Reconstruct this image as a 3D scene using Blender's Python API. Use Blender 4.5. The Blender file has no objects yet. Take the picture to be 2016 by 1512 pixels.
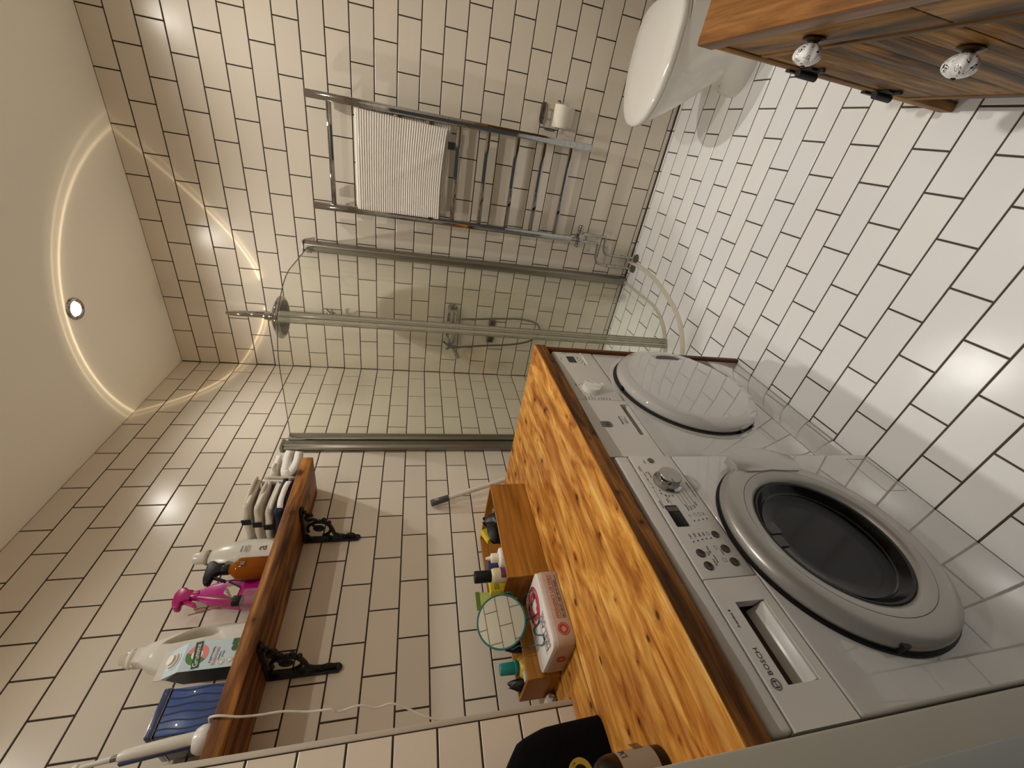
import bpy, bmesh, math, random
from mathutils import Vector, Matrix, Euler
random.seed(7)
S = bpy.context.scene
COL = S.collection
# ---------------------------------------------------------------- camera
K = 1.04
cam_d = bpy.data.cameras.new('camera')
cam = bpy.data.objects.new('camera', cam_d)
COL.objects.link(cam)
CX = Vector((0.16424352, -0.18556215, -0.96880894))
CY = Vector((-0.83645819, -0.54677497, -0.03707863))
CF = Vector((-0.52284008, 0.8164581, -0.24501922))
CP = Vector((1.450083, -2.376389, 1.323613)) * K
m = Matrix((CX, -CY, -CF)).transposed().to_4x4()
m.translation = CP
cam.matrix_world = m
cam_d.sensor_fit = 'HORIZONTAL'
cam_d.sensor_width = 36.0
cam_d.lens = 797.487767 * 36.0 / 2016.0
cam_d.clip_start = 0.01
S.camera = cam
# ---------------------------------------------------------------- exposure, world, lights
S.view_settings.view_transform = 'Standard'
S.view_settings.look = 'None'
S.view_settings.exposure = 0.0
S.view_settings.gamma = 1.0
S.view_settings.use_curve_mapping = False
S.cycles.max_bounces = 10
S.cycles.diffuse_bounces = 9
S.cycles.glossy_bounces = 5
S.cycles.transparent_max_bounces = 12
S.cycles.caustics_reflective = False
S.cycles.caustics_refractive = False
S.cycles.sample_clamp_indirect = 4.0
S.cycles.blur_glossy = 1.0
W = bpy.data.worlds.new('world')
S.world = W
W.use_nodes = True
W.node_tree.nodes['Background'].inputs[0].default_value = (1.0, 0.97, 0.92, 1)
W.node_tree.nodes['Background'].inputs[1].default_value = 0.07
CEIL = 2.729
LAMPS = [(0.596, -0.60), (1.70, -0.62), (1.70, -1.78), (0.62, -1.80)]
LAMP_W = [58.0, 56.0, 76.0, 27.0]
LAMP_C = (1.0, 0.963, 0.895)
for i, (lx, ly) in enumerate(LAMPS):
    ld = bpy.data.lights.new('downlight_beam', 'SPOT')
    ld.energy = LAMP_W[i]
    ld.color = LAMP_C
    ld.spot_size = math.radians(152)
    ld.spot_blend = 1.0
    ld.shadow_soft_size = 0.022
    lo = bpy.data.objects.new('downlight_beam', ld)
    lo.location = (lx, ly, CEIL - 0.012)
    COL.objects.link(lo)
# added lamp standing in for the ceiling light reflected off the shower head's dome
ring_d = bpy.data.lights.new('glint_standin_lamp', 'POINT')
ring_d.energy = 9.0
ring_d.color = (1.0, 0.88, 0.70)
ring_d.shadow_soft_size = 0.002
ring = bpy.data.objects.new('glint_standin_lamp', ring_d)
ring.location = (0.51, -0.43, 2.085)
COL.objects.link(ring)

# ---------------------------------------------------------------- materials
def lin(h):
    h = h.lstrip('#')
    r = []
    for k in (0, 2, 4):
        c = int(h[k:k + 2], 16) / 255.0
        r.append(c / 12.92 if c <= 0.04045 else ((c + 0.055) / 1.055) ** 2.4)
    return (r[0], r[1], r[2], 1.0)

def newmat(name):
    mt = bpy.data.materials.new(name)
    mt.use_nodes = True
    nt = mt.node_tree
    b = nt.nodes['Principled BSDF']
    return mt, nt, b

def pbr(name, col, rough=0.5, metal=0.0, spec=0.5, coat=0.0, alpha=1.0, trans=0.0, vary=0.0, vscale=30.0, bump=0.0, sheen=0.0, aniso=0.0):
    mt, nt, b = newmat(name)
    c = lin(col) if isinstance(col, str) else (*col, 1.0)
    b.inputs['Base Color'].default_value = c
    b.inputs['Roughness'].default_value = rough
    b.inputs['Metallic'].default_value = metal
    b.inputs['Specular IOR Level'].default_value = spec
    b.inputs['Coat Weight'].default_value = coat
    b.inputs['Coat Roughness'].default_value = 0.02
    b.inputs['Alpha'].default_value = alpha
    b.inputs['Transmission Weight'].default_value = trans
    b.inputs['Sheen Weight'].default_value = sheen
    if vary or bump:
        tc = nt.nodes.new('ShaderNodeTexCoord')
        n = nt.nodes.new('ShaderNodeTexNoise')
        n.inputs['Scale'].default_value = vscale
        n.inputs['Detail'].default_value = 5
        nt.links.new(tc.outputs['Object'], n.inputs['Vector'])
        if vary:
            mx = nt.nodes.new('ShaderNodeMix')
            mx.data_type = 'RGBA'
            mx.inputs['A'].default_value = tuple(v * (1 - vary) for v in c[:3]) + (1,)
            mx.inputs['B'].default_value = tuple(min(1, v * (1 + vary)) for v in c[:3]) + (1,)
            nt.links.new(n.outputs['Fac'], mx.inputs['Factor'])
            nt.links.new(mx.outputs['Result'], b.inputs['Base Color'])
        if bump:
            bp = nt.nodes.new('ShaderNodeBump')
            bp.inputs['Strength'].default_value = bump
            bp.inputs['Distance'].default_value = 0.002
            nt.links.new(n.outputs['Fac'], bp.inputs['Height'])
            nt.links.new(bp.outputs['Normal'], b.inputs['Normal'])
    return mt

def tile_mat(name, col, rough):
    """glazed ceramic: each tile a hair different, the glaze slightly wavy"""
    mt, nt, b = newmat(name)
    oi = nt.nodes.new('ShaderNodeObjectInfo')
    c = lin(col)
    mx = nt.nodes.new('ShaderNodeMix')
    mx.data_type = 'RGBA'
    mx.inputs['A'].default_value = tuple(v * 0.975 for v in c[:3]) + (1,)
    mx.inputs['B'].default_value = (c[0] * 1.03, c[1] * 1.02, c[2] * 1.0, 1)
    nt.links.new(oi.outputs['Random'], mx.inputs['Factor'])
    nt.links.new(mx.outputs['Result'], b.inputs['Base Color'])
    b.inputs['Roughness'].default_value = rough
    b.inputs['Specular IOR Level'].default_value = 0.45
    tc = nt.nodes.new('ShaderNodeTexCoord')
    n = nt.nodes.new('ShaderNodeTexNoise')
    n.inputs['Scale'].default_value = 9.0
    n.inputs['Detail'].default_value = 2
    nt.links.new(tc.outputs['Object'], n.inputs['Vector'])
    bp = nt.nodes.new('ShaderNodeBump')
    bp.inputs['Strength'].default_value = 0.06
    bp.inputs['Distance'].default_value = 0.01
    nt.links.new(n.outputs['Fac'], bp.inputs['Height'])
    nt.links.new(bp.outputs['Normal'], b.inputs['Normal'])
    return mt

def wood(name, light, mid, dark, axis='Y', scale=1.0, rough=0.45, knots=0.0, contrast=1.0, burn=0.0, bump=0.15, coat=0.0, mott=0.9, fine=0.55):
    """planed timber: stretched grain along `axis`, knots, optional scorched streaks"""
    mt, nt, b = newmat(name)
    L = nt.links.new
    tc = nt.nodes.new('ShaderNodeTexCoord')
    oi = nt.nodes.new('ShaderNodeObjectInfo')
    rnd = nt.nodes.new('ShaderNodeVectorMath'); rnd.operation = 'SCALE'
    rnd.inputs[0].default_value = (13.1, 17.7, 9.3)
    L(oi.outputs['Random'], rnd.inputs['Scale'])
    add = nt.nodes.new('ShaderNodeVectorMath'); add.operation = 'ADD'
    L(tc.outputs['Object'], add.inputs[0]); L(rnd.outputs['Vector'], add.inputs[1])
    def mapped(along, across):
        mp = nt.nodes.new('ShaderNodeMapping')
        s = [across, across, across]
        s['XYZ'.index(axis)] = along
        mp.inputs['Scale'].default_value = tuple(v * scale for v in s)
        L(add.outputs['Vector'], mp.inputs['Vector'])
        return mp
    def noise(mp, sc, det, dist=0.0, rgh=0.6):
        n = nt.nodes.new('ShaderNodeTexNoise')
        n.inputs['Scale'].default_value = sc
        n.inputs['Detail'].default_value = det
        n.inputs['Distortion'].default_value = dist
        n.inputs['Roughness'].default_value = rgh
        L(mp.outputs['Vector'], n.inputs['Vector'])
        return n
    def ramp(src, stops):
        r = nt.nodes.new('ShaderNodeValToRGB')
        e = r.color_ramp.elements
        e[0].position, e[0].color = stops[0]
        e[1].position, e[1].color = stops[-1]
        for p, c in stops[1:-1]:
            q = e.new(p); q.color = c
        L(src, r.inputs['Fac'])
        return r
    def mix(a, bb, fac, mode='MIX'):
        x = nt.nodes.new('ShaderNodeMix'); x.data_type = 'RGBA'; x.blend_type = mode
        if isinstance(fac, float): x.inputs['Factor'].default_value = fac
        else: L(fac, x.inputs['Factor'])
        if isinstance(a, tuple): x.inputs['A'].default_value = a
        else: L(a, x.inputs['A'])
        if isinstance(bb, tuple): x.inputs['B'].default_value = bb
        else: L(bb, x.inputs['B'])
        return x.outputs['Result']
    n1 = noise(mapped(mott, 9.0), 3.0, 6, 0.6)
    base = ramp(n1.outputs['Fac'], [(0.5 - 0.22 / contrast, lin(dark)), (0.5, lin(mid)), (0.5 + 0.2 / contrast, lin(light))]).outputs['Color']
    n2 = noise(mapped(1.6, 42.0), 3.0, 4, 0.3)
    streak = ramp(n2.outputs['Fac'], [(0.36, (0.45, 0.45, 0.45, 1)), (0.56, (1, 1, 1, 1))]).outputs['Color']
    c = mix(base, streak, fine, 'MULTIPLY')
    if burn:
        n3 = noise(mapped(0.8, 4.0), 2.6, 5, 1.2)
        bm = ramp(n3.outputs['Fac'], [(0.42, (1, 1, 1, 1)), (0.66, (0, 0, 0, 1))]).outputs['Color']
        dk = mix(c, lin(dark), burn)
        c = mix(dk, c, bm)
    if knots:
        # knots on a 2-D lattice: along the grain x across it, some cells left clear
        sp = nt.nodes.new('ShaderNodeSeparateXYZ'); L(add.outputs['Vector'], sp.inputs[0])
        k = 'XYZ'.index(axis)
        oth = [q for q in range(3) if q != k]
        sm = nt.nodes.new('ShaderNodeMath'); L(sp.outputs[oth[0]], sm.inputs[0]); L(sp.outputs[oth[1]], sm.inputs[1])
        cb = nt.nodes.new('ShaderNodeCombineXYZ'); L(sp.outputs[k], cb.inputs[0]); L(sm.outputs[0], cb.inputs[1])
        mp = nt.nodes.new('ShaderNodeMapping'); mp.inputs['Scale'].default_value = (knots * 0.72, knots, 1)
        L(cb.outputs[0], mp.inputs['Vector'])
        v = nt.nodes.new('ShaderNodeTexVoronoi'); v.voronoi_dimensions = '2D'; v.inputs['Scale'].default_value = 1.0
        L(mp.outputs['Vector'], v.inputs['Vector'])
        sc_ = nt.nodes.new('ShaderNodeSeparateColor'); L(v.outputs['Color'], sc_.inputs[0])
        sz = nt.nodes.new('ShaderNodeMapRange'); sz.inputs['From Min'].default_value = 0.25; sz.inputs['To Min'].default_value = 0.02; sz.inputs['To Max'].default_value = 1.25
        L(sc_.outputs[0], sz.inputs['Value'])
        nd = noise(mapped(14, 30), 4.0, 2)
        ad = nt.nodes.new('ShaderNodeMath'); ad.operation = 'MULTIPLY_ADD'
        L(nd.outputs['Fac'], ad.inputs[0]); ad.inputs[1].default_value = 0.05; L(v.outputs['Distance'], ad.inputs[2])
        dv_ = nt.nodes.new('ShaderNodeMath'); dv_.operation = 'DIVIDE'; L(ad.outputs[0], dv_.inputs[0]); L(sz.outputs[0], dv_.inputs[1])
        halo = ramp(dv_.outputs[0], [(0.10, (0.62, 0.50, 0.38, 1)), (0.32, (1, 1, 1, 1))]).outputs['Color']
        c = mix(c, halo, 1.0, 'MULTIPLY')
        kr = ramp(dv_.outputs[0], [(0.075, (0.12, 0.12, 0.12, 1)), (0.105, (0.5, 0.5, 0.5, 1)), (0.125, (1, 1, 1, 1))])
        c = mix(lin('#2a190d'), c, kr.outputs['Color'])
    L(c, b.inputs['Base Color'])
    b.inputs['Specular IOR Level'].default_value = 0.22
    b.inputs['Roughness'].default_value = rough
    b.inputs['Coat Weight'].default_value = coat
    b.inputs['Coat Roughness'].default_value = 0.2
    bp = nt.nodes.new('ShaderNodeBump')
    bp.inputs['Strength'].default_value = bump
    bp.inputs['Distance'].default_value = 0.003
    L(n2.outputs['Fac'], bp.inputs['Height'])
    L(bp.outputs['Normal'], b.inputs['Normal'])
    return mt

def glass(name, tint, ior=1.45, haze=0.0, hazecol=(0.8, 0.8, 0.75), rough=0.0):
    """sheet glass / clear plastic that lets light through straight"""
    mt = bpy.data.materials.new(name)
    mt.use_nodes = True
    nt = mt.node_tree
    nt.nodes.clear()
    out = nt.nodes.new('ShaderNodeOutputMaterial')
    tr = nt.nodes.new('ShaderNodeBsdfTransparent'); tr.inputs[0].default_value = (*tint, 1)
    gl = nt.nodes.new('ShaderNodeBsdfGlossy'); gl.inputs['Roughness'].default_value = rough
    lw = nt.nodes.new('ShaderNodeLayerWeight'); lw.inputs[0].default_value = 0.5
    pw = nt.nodes.new('ShaderNodeMath'); pw.operation = 'POWER'; pw.inputs[1].default_value = 5.0
    fr = nt.nodes.new('ShaderNodeMath'); fr.operation = 'MULTIPLY_ADD'; fr.inputs[1].default_value = 0.8; fr.inputs[2].default_value = ((ior - 1) / (ior + 1)) ** 2
    nt.links.new(lw.outputs['Facing'], pw.inputs[0]); nt.links.new(pw.outputs[0], fr.inputs[0])
    mx = nt.nodes.new('ShaderNodeMixShader')
    nt.links.new(fr.outputs[0], mx.inputs[0]); nt.links.new(tr.outputs[0], mx.inputs[1]); nt.links.new(gl.outputs[0], mx.inputs[2])
    last = mx
    if haze:
        df = nt.nodes.new('ShaderNodeBsdfDiffuse'); df.inputs[0].default_value = (*hazecol, 1)
        m2 = nt.nodes.new('ShaderNodeMixShader'); m2.inputs[0].default_value = haze
        nt.links.new(mx.outputs[0], m2.inputs[1]); nt.links.new(df.outputs[0], m2.inputs[2])
        last = m2
    nt.links.new(last.outputs[0], out.inputs[0])
    return mt

def emit(name, col, strength):
    mt = bpy.data.materials.new(name)
    mt.use_nodes = True
    nt = mt.node_tree
    nt.nodes.clear()
    out = nt.nodes.new('ShaderNodeOutputMaterial')
    e = nt.nodes.new('ShaderNodeEmission')
    e.inputs[0].default_value = (*col, 1)
    e.inputs[1].default_value = strength
    nt.links.new(e.outputs[0], out.inputs[0])
    return mt

M = dict(
    tile=tile_mat('wall_tile_glaze', '#d6cdbf', 0.27),
    tile_floor=tile_mat('floor_tile_glaze', '#eff0f1', 0.22),
    grout=pbr('dark_grout', '#382e26', 0.9, vary=0.2, vscale=60),
    grout_floor=pbr('floor_grout', '#4d443b', 0.9, vary=0.2, vscale=60),
    ceiling=pbr('ceiling_paint', '#f6f2e8', 0.75, bump=0.05, vscale=400),
    jamb=pbr('door_frame_paint', '#aeaa9d', 0.45, vary=0.05, vscale=6, bump=0.08),
    jamb2=pbr('door_frame_paint_cool', '#9da19f', 0.5),
    trim=pbr('satin_trim', '#bfb8ac', 0.3, 0.0),
    chrome=pbr('chrome', '#a9a9a8', 0.05, 1.0),
    steel=pbr('brushed_steel', '#837e77', 0.28, 1.0),
    alu=pbr('satin_aluminium', '#8f8a80', 0.30, 0.9),
    white=pbr('appliance_enamel', '#c6c5c3', 0.05, coat=1.0),
    white2=pbr('appliance_plastic', '#d3d0cb', 0.30),
    silver=pbr('silver_paint', '#aaa7a3', 0.32, 0.45),
    porcelain=pbr('porcelain', '#dfddd6', 0.12, coat=0.5),
    black=pbr('black_plastic', '#0a0a0a', 0.45, spec=0.3),
    darkgap=pbr('dark_gap', '#050505', 0.8),
    rubber=pbr('door_rubber', '#262625', 0.6),
    drum=pbr('drum_glass', '#040506', 0.14, spec=0.22),
    ink=pbr('panel_ink', '#4a4744', 0.6),
    iron=pbr('cast_iron', '#08080a', 0.5),
    counter=wood('counter_timber', '#e8b866', '#d0913e', '#8a4a15', 'Y', 1.0, 0.5, knots=11.5, contrast=1.25, burn=0.75, mott=2.4, fine=0.42),
    beam=wood('scorched_beam', '#b57a3a', '#80501f', '#25120600'[:7], 'Y', 1.0, 0.55, knots=14.0, contrast=1.3, burn=0.75),
    shelfwood=wood('stained_shelf', '#c98f4c', '#9f652c', '#351a0a', 'Y', 1.0, 0.5, knots=8.0, contrast=1.4, burn=0.75),
    apron=wood('apron_timber', '#b5702c', '#96551f', '#5b2e10', 'X', 1.0, 0.5),
    leg=wood('leg_timber', '#7a4a20', '#5c3414', '#2c1608', 'Z', 1.0, 0.55),
    bamboo=wood('bamboo', '#c08840', '#aa7330', '#8a5a22', 'Y', 0.7, 0.4, contrast=1.0, bump=0.05),
    bamboo_x=wood('bamboo_end', '#bd863e', '#a66f2e', '#875820', 'X', 0.7, 0.4, contrast=1.0, bump=0.05),
    vanity_top=wood('vanity_top_timber', '#a3713c', '#7f5226', '#4a2b11', 'Y', 1.0, 0.42, contrast=0.9),
    vanity=wood('aged_vanity_timber', '#b0813a', '#7d5622', '#2e1c08', 'Z', 1.0, 0.55, knots=6.5, contrast=1.5),
    vanity_y=wood('aged_vanity_rail', '#aa7c3a', '#7a5423', '#2e1c08', 'Y', 1.0, 0.55, contrast=1.5),
    cloth=pbr('white_cotton', '#e0dbd3', 0.95, sheen=0.4, vary=0.08, vscale=250, bump=0.4),
    cloth2=pbr('cream_terry', '#cfc6b6', 0.95, sheen=0.4, vary=0.12, vscale=300, bump=0.8),
    navy=pbr('navy_fabric', '#10152e', 0.9, vary=0.3, vscale=80),
    tag=pbr('black_tag', '#0b0b10', 0.8),
    paper=pbr('toilet_paper', '#eae4d6', 0.95, bump=0.3, vscale=300),
    card=pbr('card_core', '#8d7558', 0.9),
    bulb=emit('lamp_bulb', (1.0, 0.92, 0.78), 60.0),
    glass=glass('shower_glass', (0.975, 0.985, 0.95), 1.5, 0.010, (0.72, 0.72, 0.62)),
    seal=glass('clear_seal', (0.86, 0.86, 0.78), 1.4, 0.30, (0.66, 0.64, 0.54), 0.15),
)
# ---------------------------------------------------------------- mesh helpers
class MB:
    """collects shapes (in the coordinates of the room) and links them as ONE mesh object"""
    def __init__(self):
        self.bm = bmesh.new()
    def add(self, tmp, mtx=None):
        if mtx is not None:
            bmesh.ops.transform(tmp, matrix=mtx, verts=tmp.verts)
        me = bpy.data.meshes.new('tmp')
        tmp.to_mesh(me); tmp.free()
        self.bm.from_mesh(me)
        bpy.data.meshes.remove(me)
        return self
    def box(self, x0, x1, y0, y1, z0, z1, bev=0.0, seg=2, mtx=None):
        t = bmesh.new()
        bmesh.ops.create_cube(t, size=1.0)
        for v in t.verts:
            v.co = Vector(((x0 + x1) / 2 + v.co.x * (x1 - x0), (y0 + y1) / 2 + v.co.y * (y1 - y0), (z0 + z1) / 2 + v.co.z * (z1 - z0)))
        if bev:
            bmesh.ops.bevel(t, geom=t.edges[:], offset=bev, segments=seg, affect='EDGES', profile=0.5)
        return self.add(t, mtx)
    def cyl(self, a, b, r, r2=None, seg=20, caps=True, bev=0.0):
        a, b = Vector(a), Vector(b)
        r2 = r if r2 is None else r2
        t = bmesh.new()
        bmesh.ops.create_cone(t, cap_ends=caps, segments=seg, radius1=r, radius2=r2, depth=(b - a).length)
        if bev:
            es = [e for e in t.edges if abs(e.verts[0].co.z - e.verts[1].co.z) < 1e-6]
            bmesh.ops.bevel(t, geom=es, offset=bev, segments=2, affect='EDGES', profile=0.5)
        q = (b - a).to_track_quat('Z', 'Y').to_matrix().to_4x4()
        q.translation = (a + b) / 2
        return self.add(t, q)
    def sph(self, c, r, seg=16, rings=10, sc=(1, 1, 1)):
        t = bmesh.new()
        bmesh.ops.create_uvsphere(t, u_segments=seg, v_segments=rings, radius=1.0)
        for v in t.verts:
            v.co = Vector((c[0] + v.co.x * r * sc[0], c[1] + v.co.y * r * sc[1], c[2] + v.co.z * r * sc[2]))
        return self.add(t)
    def lathe(self, prof, origin, axis=(0, 0, 1), seg=32, sx=1.0, sy=1.0, up=None):
        """prof: list of (radius, height) along axis"""
        t = bmesh.new()
        rings = []
        for r, h in prof:
            if r < 1e-6:
                rings.append([t.verts.new((0, 0, h))])
            else:
                rings.append([t.verts.new((r * sx * math.cos(2 * math.pi * k / seg), r * sy * math.sin(2 * math.pi * k / seg), h)) for k in range(seg)])
        for A, B in zip(rings, rings[1:]):
            if len(A) == 1 and len(B) == 1: continue
            for k in range(seg):
                k2 = (k + 1) % seg
                if len(A) == 1: t.faces.new((A[0], B[k], B[k2]))
                elif len(B) == 1: t.faces.new((A[k], A[k2], B[0]))
                else: t.faces.new((A[k], A[k2], B[k2], B[k]))
        q = Vector(axis).to_track_quat('Z', 'Y').to_matrix().to_4x4() if tuple(axis) != (0, 0, 1) else Matrix.Identity(4)
        q.translation = Vector(origin)
        bmesh.ops.recalc_face_normals(t, faces=t.faces)
        return self.add(t, q)
    def tube(self, pts, r, seg=10, closed=False, smooth=0):
        pts = [Vector(p) for p in pts]
        if smooth: pts = spline(pts, smooth, closed)
        rr = r if isinstance(r, (list, tuple)) else [r] * len(pts)
        if len(rr) != len(pts):
            rr = [rr[min(len(rr) - 1, int(i * len(rr) / len(pts)))] for i in range(len(pts))]
        t = bmesh.new()
        n = len(pts)
        prevn = None
        rings = []
        for i, p in enumerate(pts):
            d = (pts[(i + 1) % n] - pts[i - 1]) if closed else (pts[min(i + 1, n - 1)] - pts[max(i - 1, 0)])
            d.normalize()
            if prevn is None:
                prevn = d.orthogonal().normalized()
            prevn = (prevn - d * prevn.dot(d)).normalized()
            bn = d.cross(prevn)
            rings.append([t.verts.new(p + (prevn * math.cos(2 * math.pi * k / seg) + bn * math.sin(2 * math.pi * k / seg)) * rr[i]) for k in range(seg)])
        rng = range(n) if closed else range(n - 1)
        for i in rng:
            A, B = rings[i], rings[(i + 1) % n]
            for k in range(seg):
                k2 = (k + 1) % seg
                t.faces.new((A[k], A[k2], B[k2], B[k]))
        if not closed:
            t.faces.new(rings[0][::-1]); t.faces.new(rings[-1])
        return self.add(t)
    def strip(self, path, prof, closed=False):
        """sweep a 2-D profile (side, height) along a plan path of (x, y, z) points; side is to the left of travel"""
        t = bmesh.new()
        path = [Vector(p) for p in path]
        rings = []
        n = len(path)
        for i, p in enumerate(path):
            d = path[min(i + 1, n - 1)] - path[max(i - 1, 0)]
            d.z = 0; d.normalize()
            s = Vector((-d.y, d.x, 0))
            rings.append([t.verts.new(p + s * a + Vector((0, 0, h))) for a, h in prof])
        k = len(prof)
        for A, B in zip(rings, rings[1:]):
            for i in range(k):
                t.faces.new((A[i], A[(i + 1) % k], B[(i + 1) % k], B[i]))
        t.faces.new(rings[0][::-1]); t.faces.new(rings[-1])
        bmesh.ops.recalc_face_normals(t, faces=t.faces)
        return self.add(t)
    def prism(self, poly, o, u, v, depth, bev=0.0):
        """extrude 2-D polygon given in the frame (o, u, v) by depth along u x v"""
        o, u, v = Vector(o), Vector(u), Vector(v)
        w = u.cross(v).normalized() * depth
        t = bmesh.new()
        A = [t.verts.new(o + u * a + v * b) for a, b in poly]
        B = [t.verts.new(p.co + w) for p in A]
        t.faces.new(A[::-1]); t.faces.new(B)
        n = len(A)
        for i in range(n):
            t.faces.new((A[i], A[(i + 1) % n], B[(i + 1) % n], B[i]))
        bmesh.ops.recalc_face_normals(t, faces=t.faces)
        if bev:
            bmesh.ops.bevel(t, geom=t.edges[:], offset=bev, segments=2, affect='EDGES', profile=0.5)
        return self.add(t)
    def grid(self, fn, nu, nv, closed_u=False):
        t = bmesh.new()
        V = [[t.verts.new(fn(i / nu, j / nv)) for j in range(nv + 1)] for i in range(nu if closed_u else nu + 1)]
        for i in range(nu):
            for j in range(nv):
                i2 = (i + 1) % nu if closed_u else i + 1
                t.faces.new((V[i][j], V[i2][j], V[i2][j + 1], V[i][j + 1]))
        return self.add(t)
    def text(self, s, o, u, v, size, depth=0.0004, align='LEFT', squeeze=1.0):
        o, u, v = Vector(o), Vector(u).normalized(), Vector(v).normalized()
        cu = bpy.data.curves.new('t', 'FONT')
        cu.body = s; cu.size = size; cu.extrude = depth; cu.align_x = align; cu.resolution_u = 2
        ob = bpy.data.objects.new('t', cu)
        COL.objects.link(ob)
        dg = bpy.context.evaluated_depsgraph_get()
        me = bpy.data.meshes.new_from_object(ob.evaluated_get(dg))
        bpy.data.objects.remove(ob); bpy.data.curves.remove(cu)
        w = u.cross(v)
        mt = Matrix(((u.x * squeeze, v.x, w.x, o.x), (u.y * squeeze, v.y, w.y, o.y), (u.z * squeeze, v.z, w.z, o.z), (0, 0, 0, 1)))
        me.transform(mt)
        self.bm.from_mesh(me)
        bpy.data.meshes.remove(me)
        return self
    def xf(self, mtx):
        bmesh.ops.transform(self.bm, matrix=mtx, verts=self.bm.verts)
        return self
    def build(self, name, mat, parent=None, smooth=True, ang=40, label=None, solid=0.0, sub=0):
        me = bpy.data.meshes.new(name)
        if parent is not None:
            bmesh.ops.translate(self.bm, vec=-ORG.get(parent.name, Vector((0, 0, 0))), verts=self.bm.verts)
        if smooth:
            for f in self.bm.faces: f.smooth = True
        self.bm.to_mesh(me); self.bm.free()
        if smooth:
            me.set_sharp_from_angle(angle=math.radians(ang))
        me.materials.append(M[mat] if isinstance(mat, str) else mat)
        o = bpy.data.objects.new(name, me)
        COL.objects.link(o)
        if parent is not None:
            o.parent = parent
            ORG[o.name] = ORG.get(parent.name, Vector((0, 0, 0)))
        else:
            ORG[o.name] = Vector((0, 0, 0))
        if solid:
            md = o.modifiers.new('thickness', 'SOLIDIFY'); md.thickness = solid; md.offset = 0
        if sub:
            md = o.modifiers.new('smooth', 'SUBSURF'); md.levels = sub; md.render_levels = sub
        if label: o['label'] = label
        return o

ORG = {}
def spline(pts, k, closed=False):
    out = []
    n = len(pts)
    for i in range(n if closed else n - 1):
        p0 = pts[(i - 1) % n] if closed or i > 0 else pts[0] * 2 - pts[1]
        p1, p2 = pts[i], pts[(i + 1) % n]
        p3 = pts[(i + 2) % n] if closed or i + 2 < n else p2 * 2 - p1
        for j in range(k):
            s = j / k
            out.append(0.5 * ((2 * p1) + (p2 - p0) * s + (2 * p0 - 5 * p1 + 4 * p2 - p3) * s * s + (3 * p1 - p0 - 3 * p2 + p3) * s ** 3))
    if not closed: out.append(pts[-1])
    return out

def tag(o, label, cat, group=None):
    o['label'] = label; o['category'] = cat
    if group: o['group'] = group
    return o

def thing(name, label, cat, loc, group=None):
    o = bpy.data.objects.new(name, None)
    o.empty_display_size = 0.05
    o.location = loc
    COL.objects.link(o)
    ORG[o.name] = Vector(loc)
    return tag(o, label, cat, group)

def struct(o, label=None):
    o['kind'] = 'structure'
    if label: o['label'] = label
    return o

# ---------------------------------------------------------------- the room
RX, NY = 2.26, -2.362           # right wall, wall with the door
H = 0.1 * K                     # course height
LP = 0.19831 * K                # tile length with joint
G = 0.0052                      # joint width
tile_cache = {}
def tile_mesh(kind, w, h, mat):
    key = (kind, round(w, 4), round(h, 4))
    if key in tile_cache: return tile_cache[key]
    b = 0.0012
    q = [(-w / 2, -h / 2), (w / 2, -h / 2), (w / 2, h / 2), (-w / 2, h / 2)]
    qi = [(-w / 2 + b, -h / 2 + b), (w / 2 - b, -h / 2 + b), (w / 2 - b, h / 2 - b), (-w / 2 + b, h / 2 - b)]
    loc = [(a, c, -0.006) for a, c in q] + [(a, c, -0.0007) for a, c in q] + [(a, c, 0.0) for a, c in qi]
    fr = {'back': lambda a, c, d: (a, -d, c), 'left': lambda a, c, d: (d, -a, c), 'floor': lambda a, c, d: (a, c, d), 'right': lambda a, c, d: (-d, a, c), 'near': lambda a, c, d: (-a, d, c)}[kind]
    me = bpy.data.meshes.new('tile')
    fs = [(0, 1, 5, 4), (1, 2, 6, 5), (2, 3, 7, 6), (3, 0, 4, 7), (4, 5, 9, 8), (5, 6, 10, 9), (6, 7, 11, 10), (7, 4, 8, 11), (8, 9, 10, 11)]
    me.from_pydata([fr(*p) for p in loc], [], fs)
    bmm = bmesh.new(); bmm.from_mesh(me); bmesh.ops.recalc_face_normals(bmm, faces=bmm.faces)
    # open shells: make sure the glazed face looks out
    n = Vector(fr(0, 0, 1)) - Vector(fr(0, 0, 0))
    bmm.faces.ensure_lookup_table()
    if bmm.faces[8].normal.dot(n) < 0: bmesh.ops.reverse_faces(bmm, faces=bmm.faces)
    bmm.to_mesh(me); bmm.free()
    me.materials.append(M[mat])
    tile_cache[key] = me
    return me

def lay(parent, kind, mat, place, u0, u1, rows, off, pitch, joined=False):
    """rows: list of (v_low, v_high, odd); tiles run along u from u0 to u1, joints at off + j*pitch (+half for odd rows)"""
    mb = MB() if joined else None
    for lo, hi, odd in rows:
        j = off + (pitch / 2 if odd else 0)
        j -= math.ceil((j - u0) / pitch) * pitch
        while j < u1 - 1e-6:
            a, b = max(j, u0), min(j + pitch, u1)
            j += pitch
            if b - a < 0.012: continue
            w, h = b - a - G, hi - lo - G
            if h < 0.006: continue
            me = tile_mesh(kind, w, h, mat)
            p = place((a + b) / 2, (lo + hi) / 2)
            jit = random.uniform(-0.0003, 0.0003)
            if joined:
                t = bmesh.new(); t.from_mesh(me)
                mb.add(t, Matrix.Translation(p))
            else:
                o = bpy.data.objects.new('tile', me)
                o.location = p
                n = {'back': 1, 'left': 0, 'floor': 2, 'right': 0, 'near': 1}[kind]
                o.location[n] += jit
                COL.objects.link(o)
                o.parent = parent
    if joined:
        o = mb.build('tile_field', mat, parent, smooth=False)
        o['kind'] = 'stuff'

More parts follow.
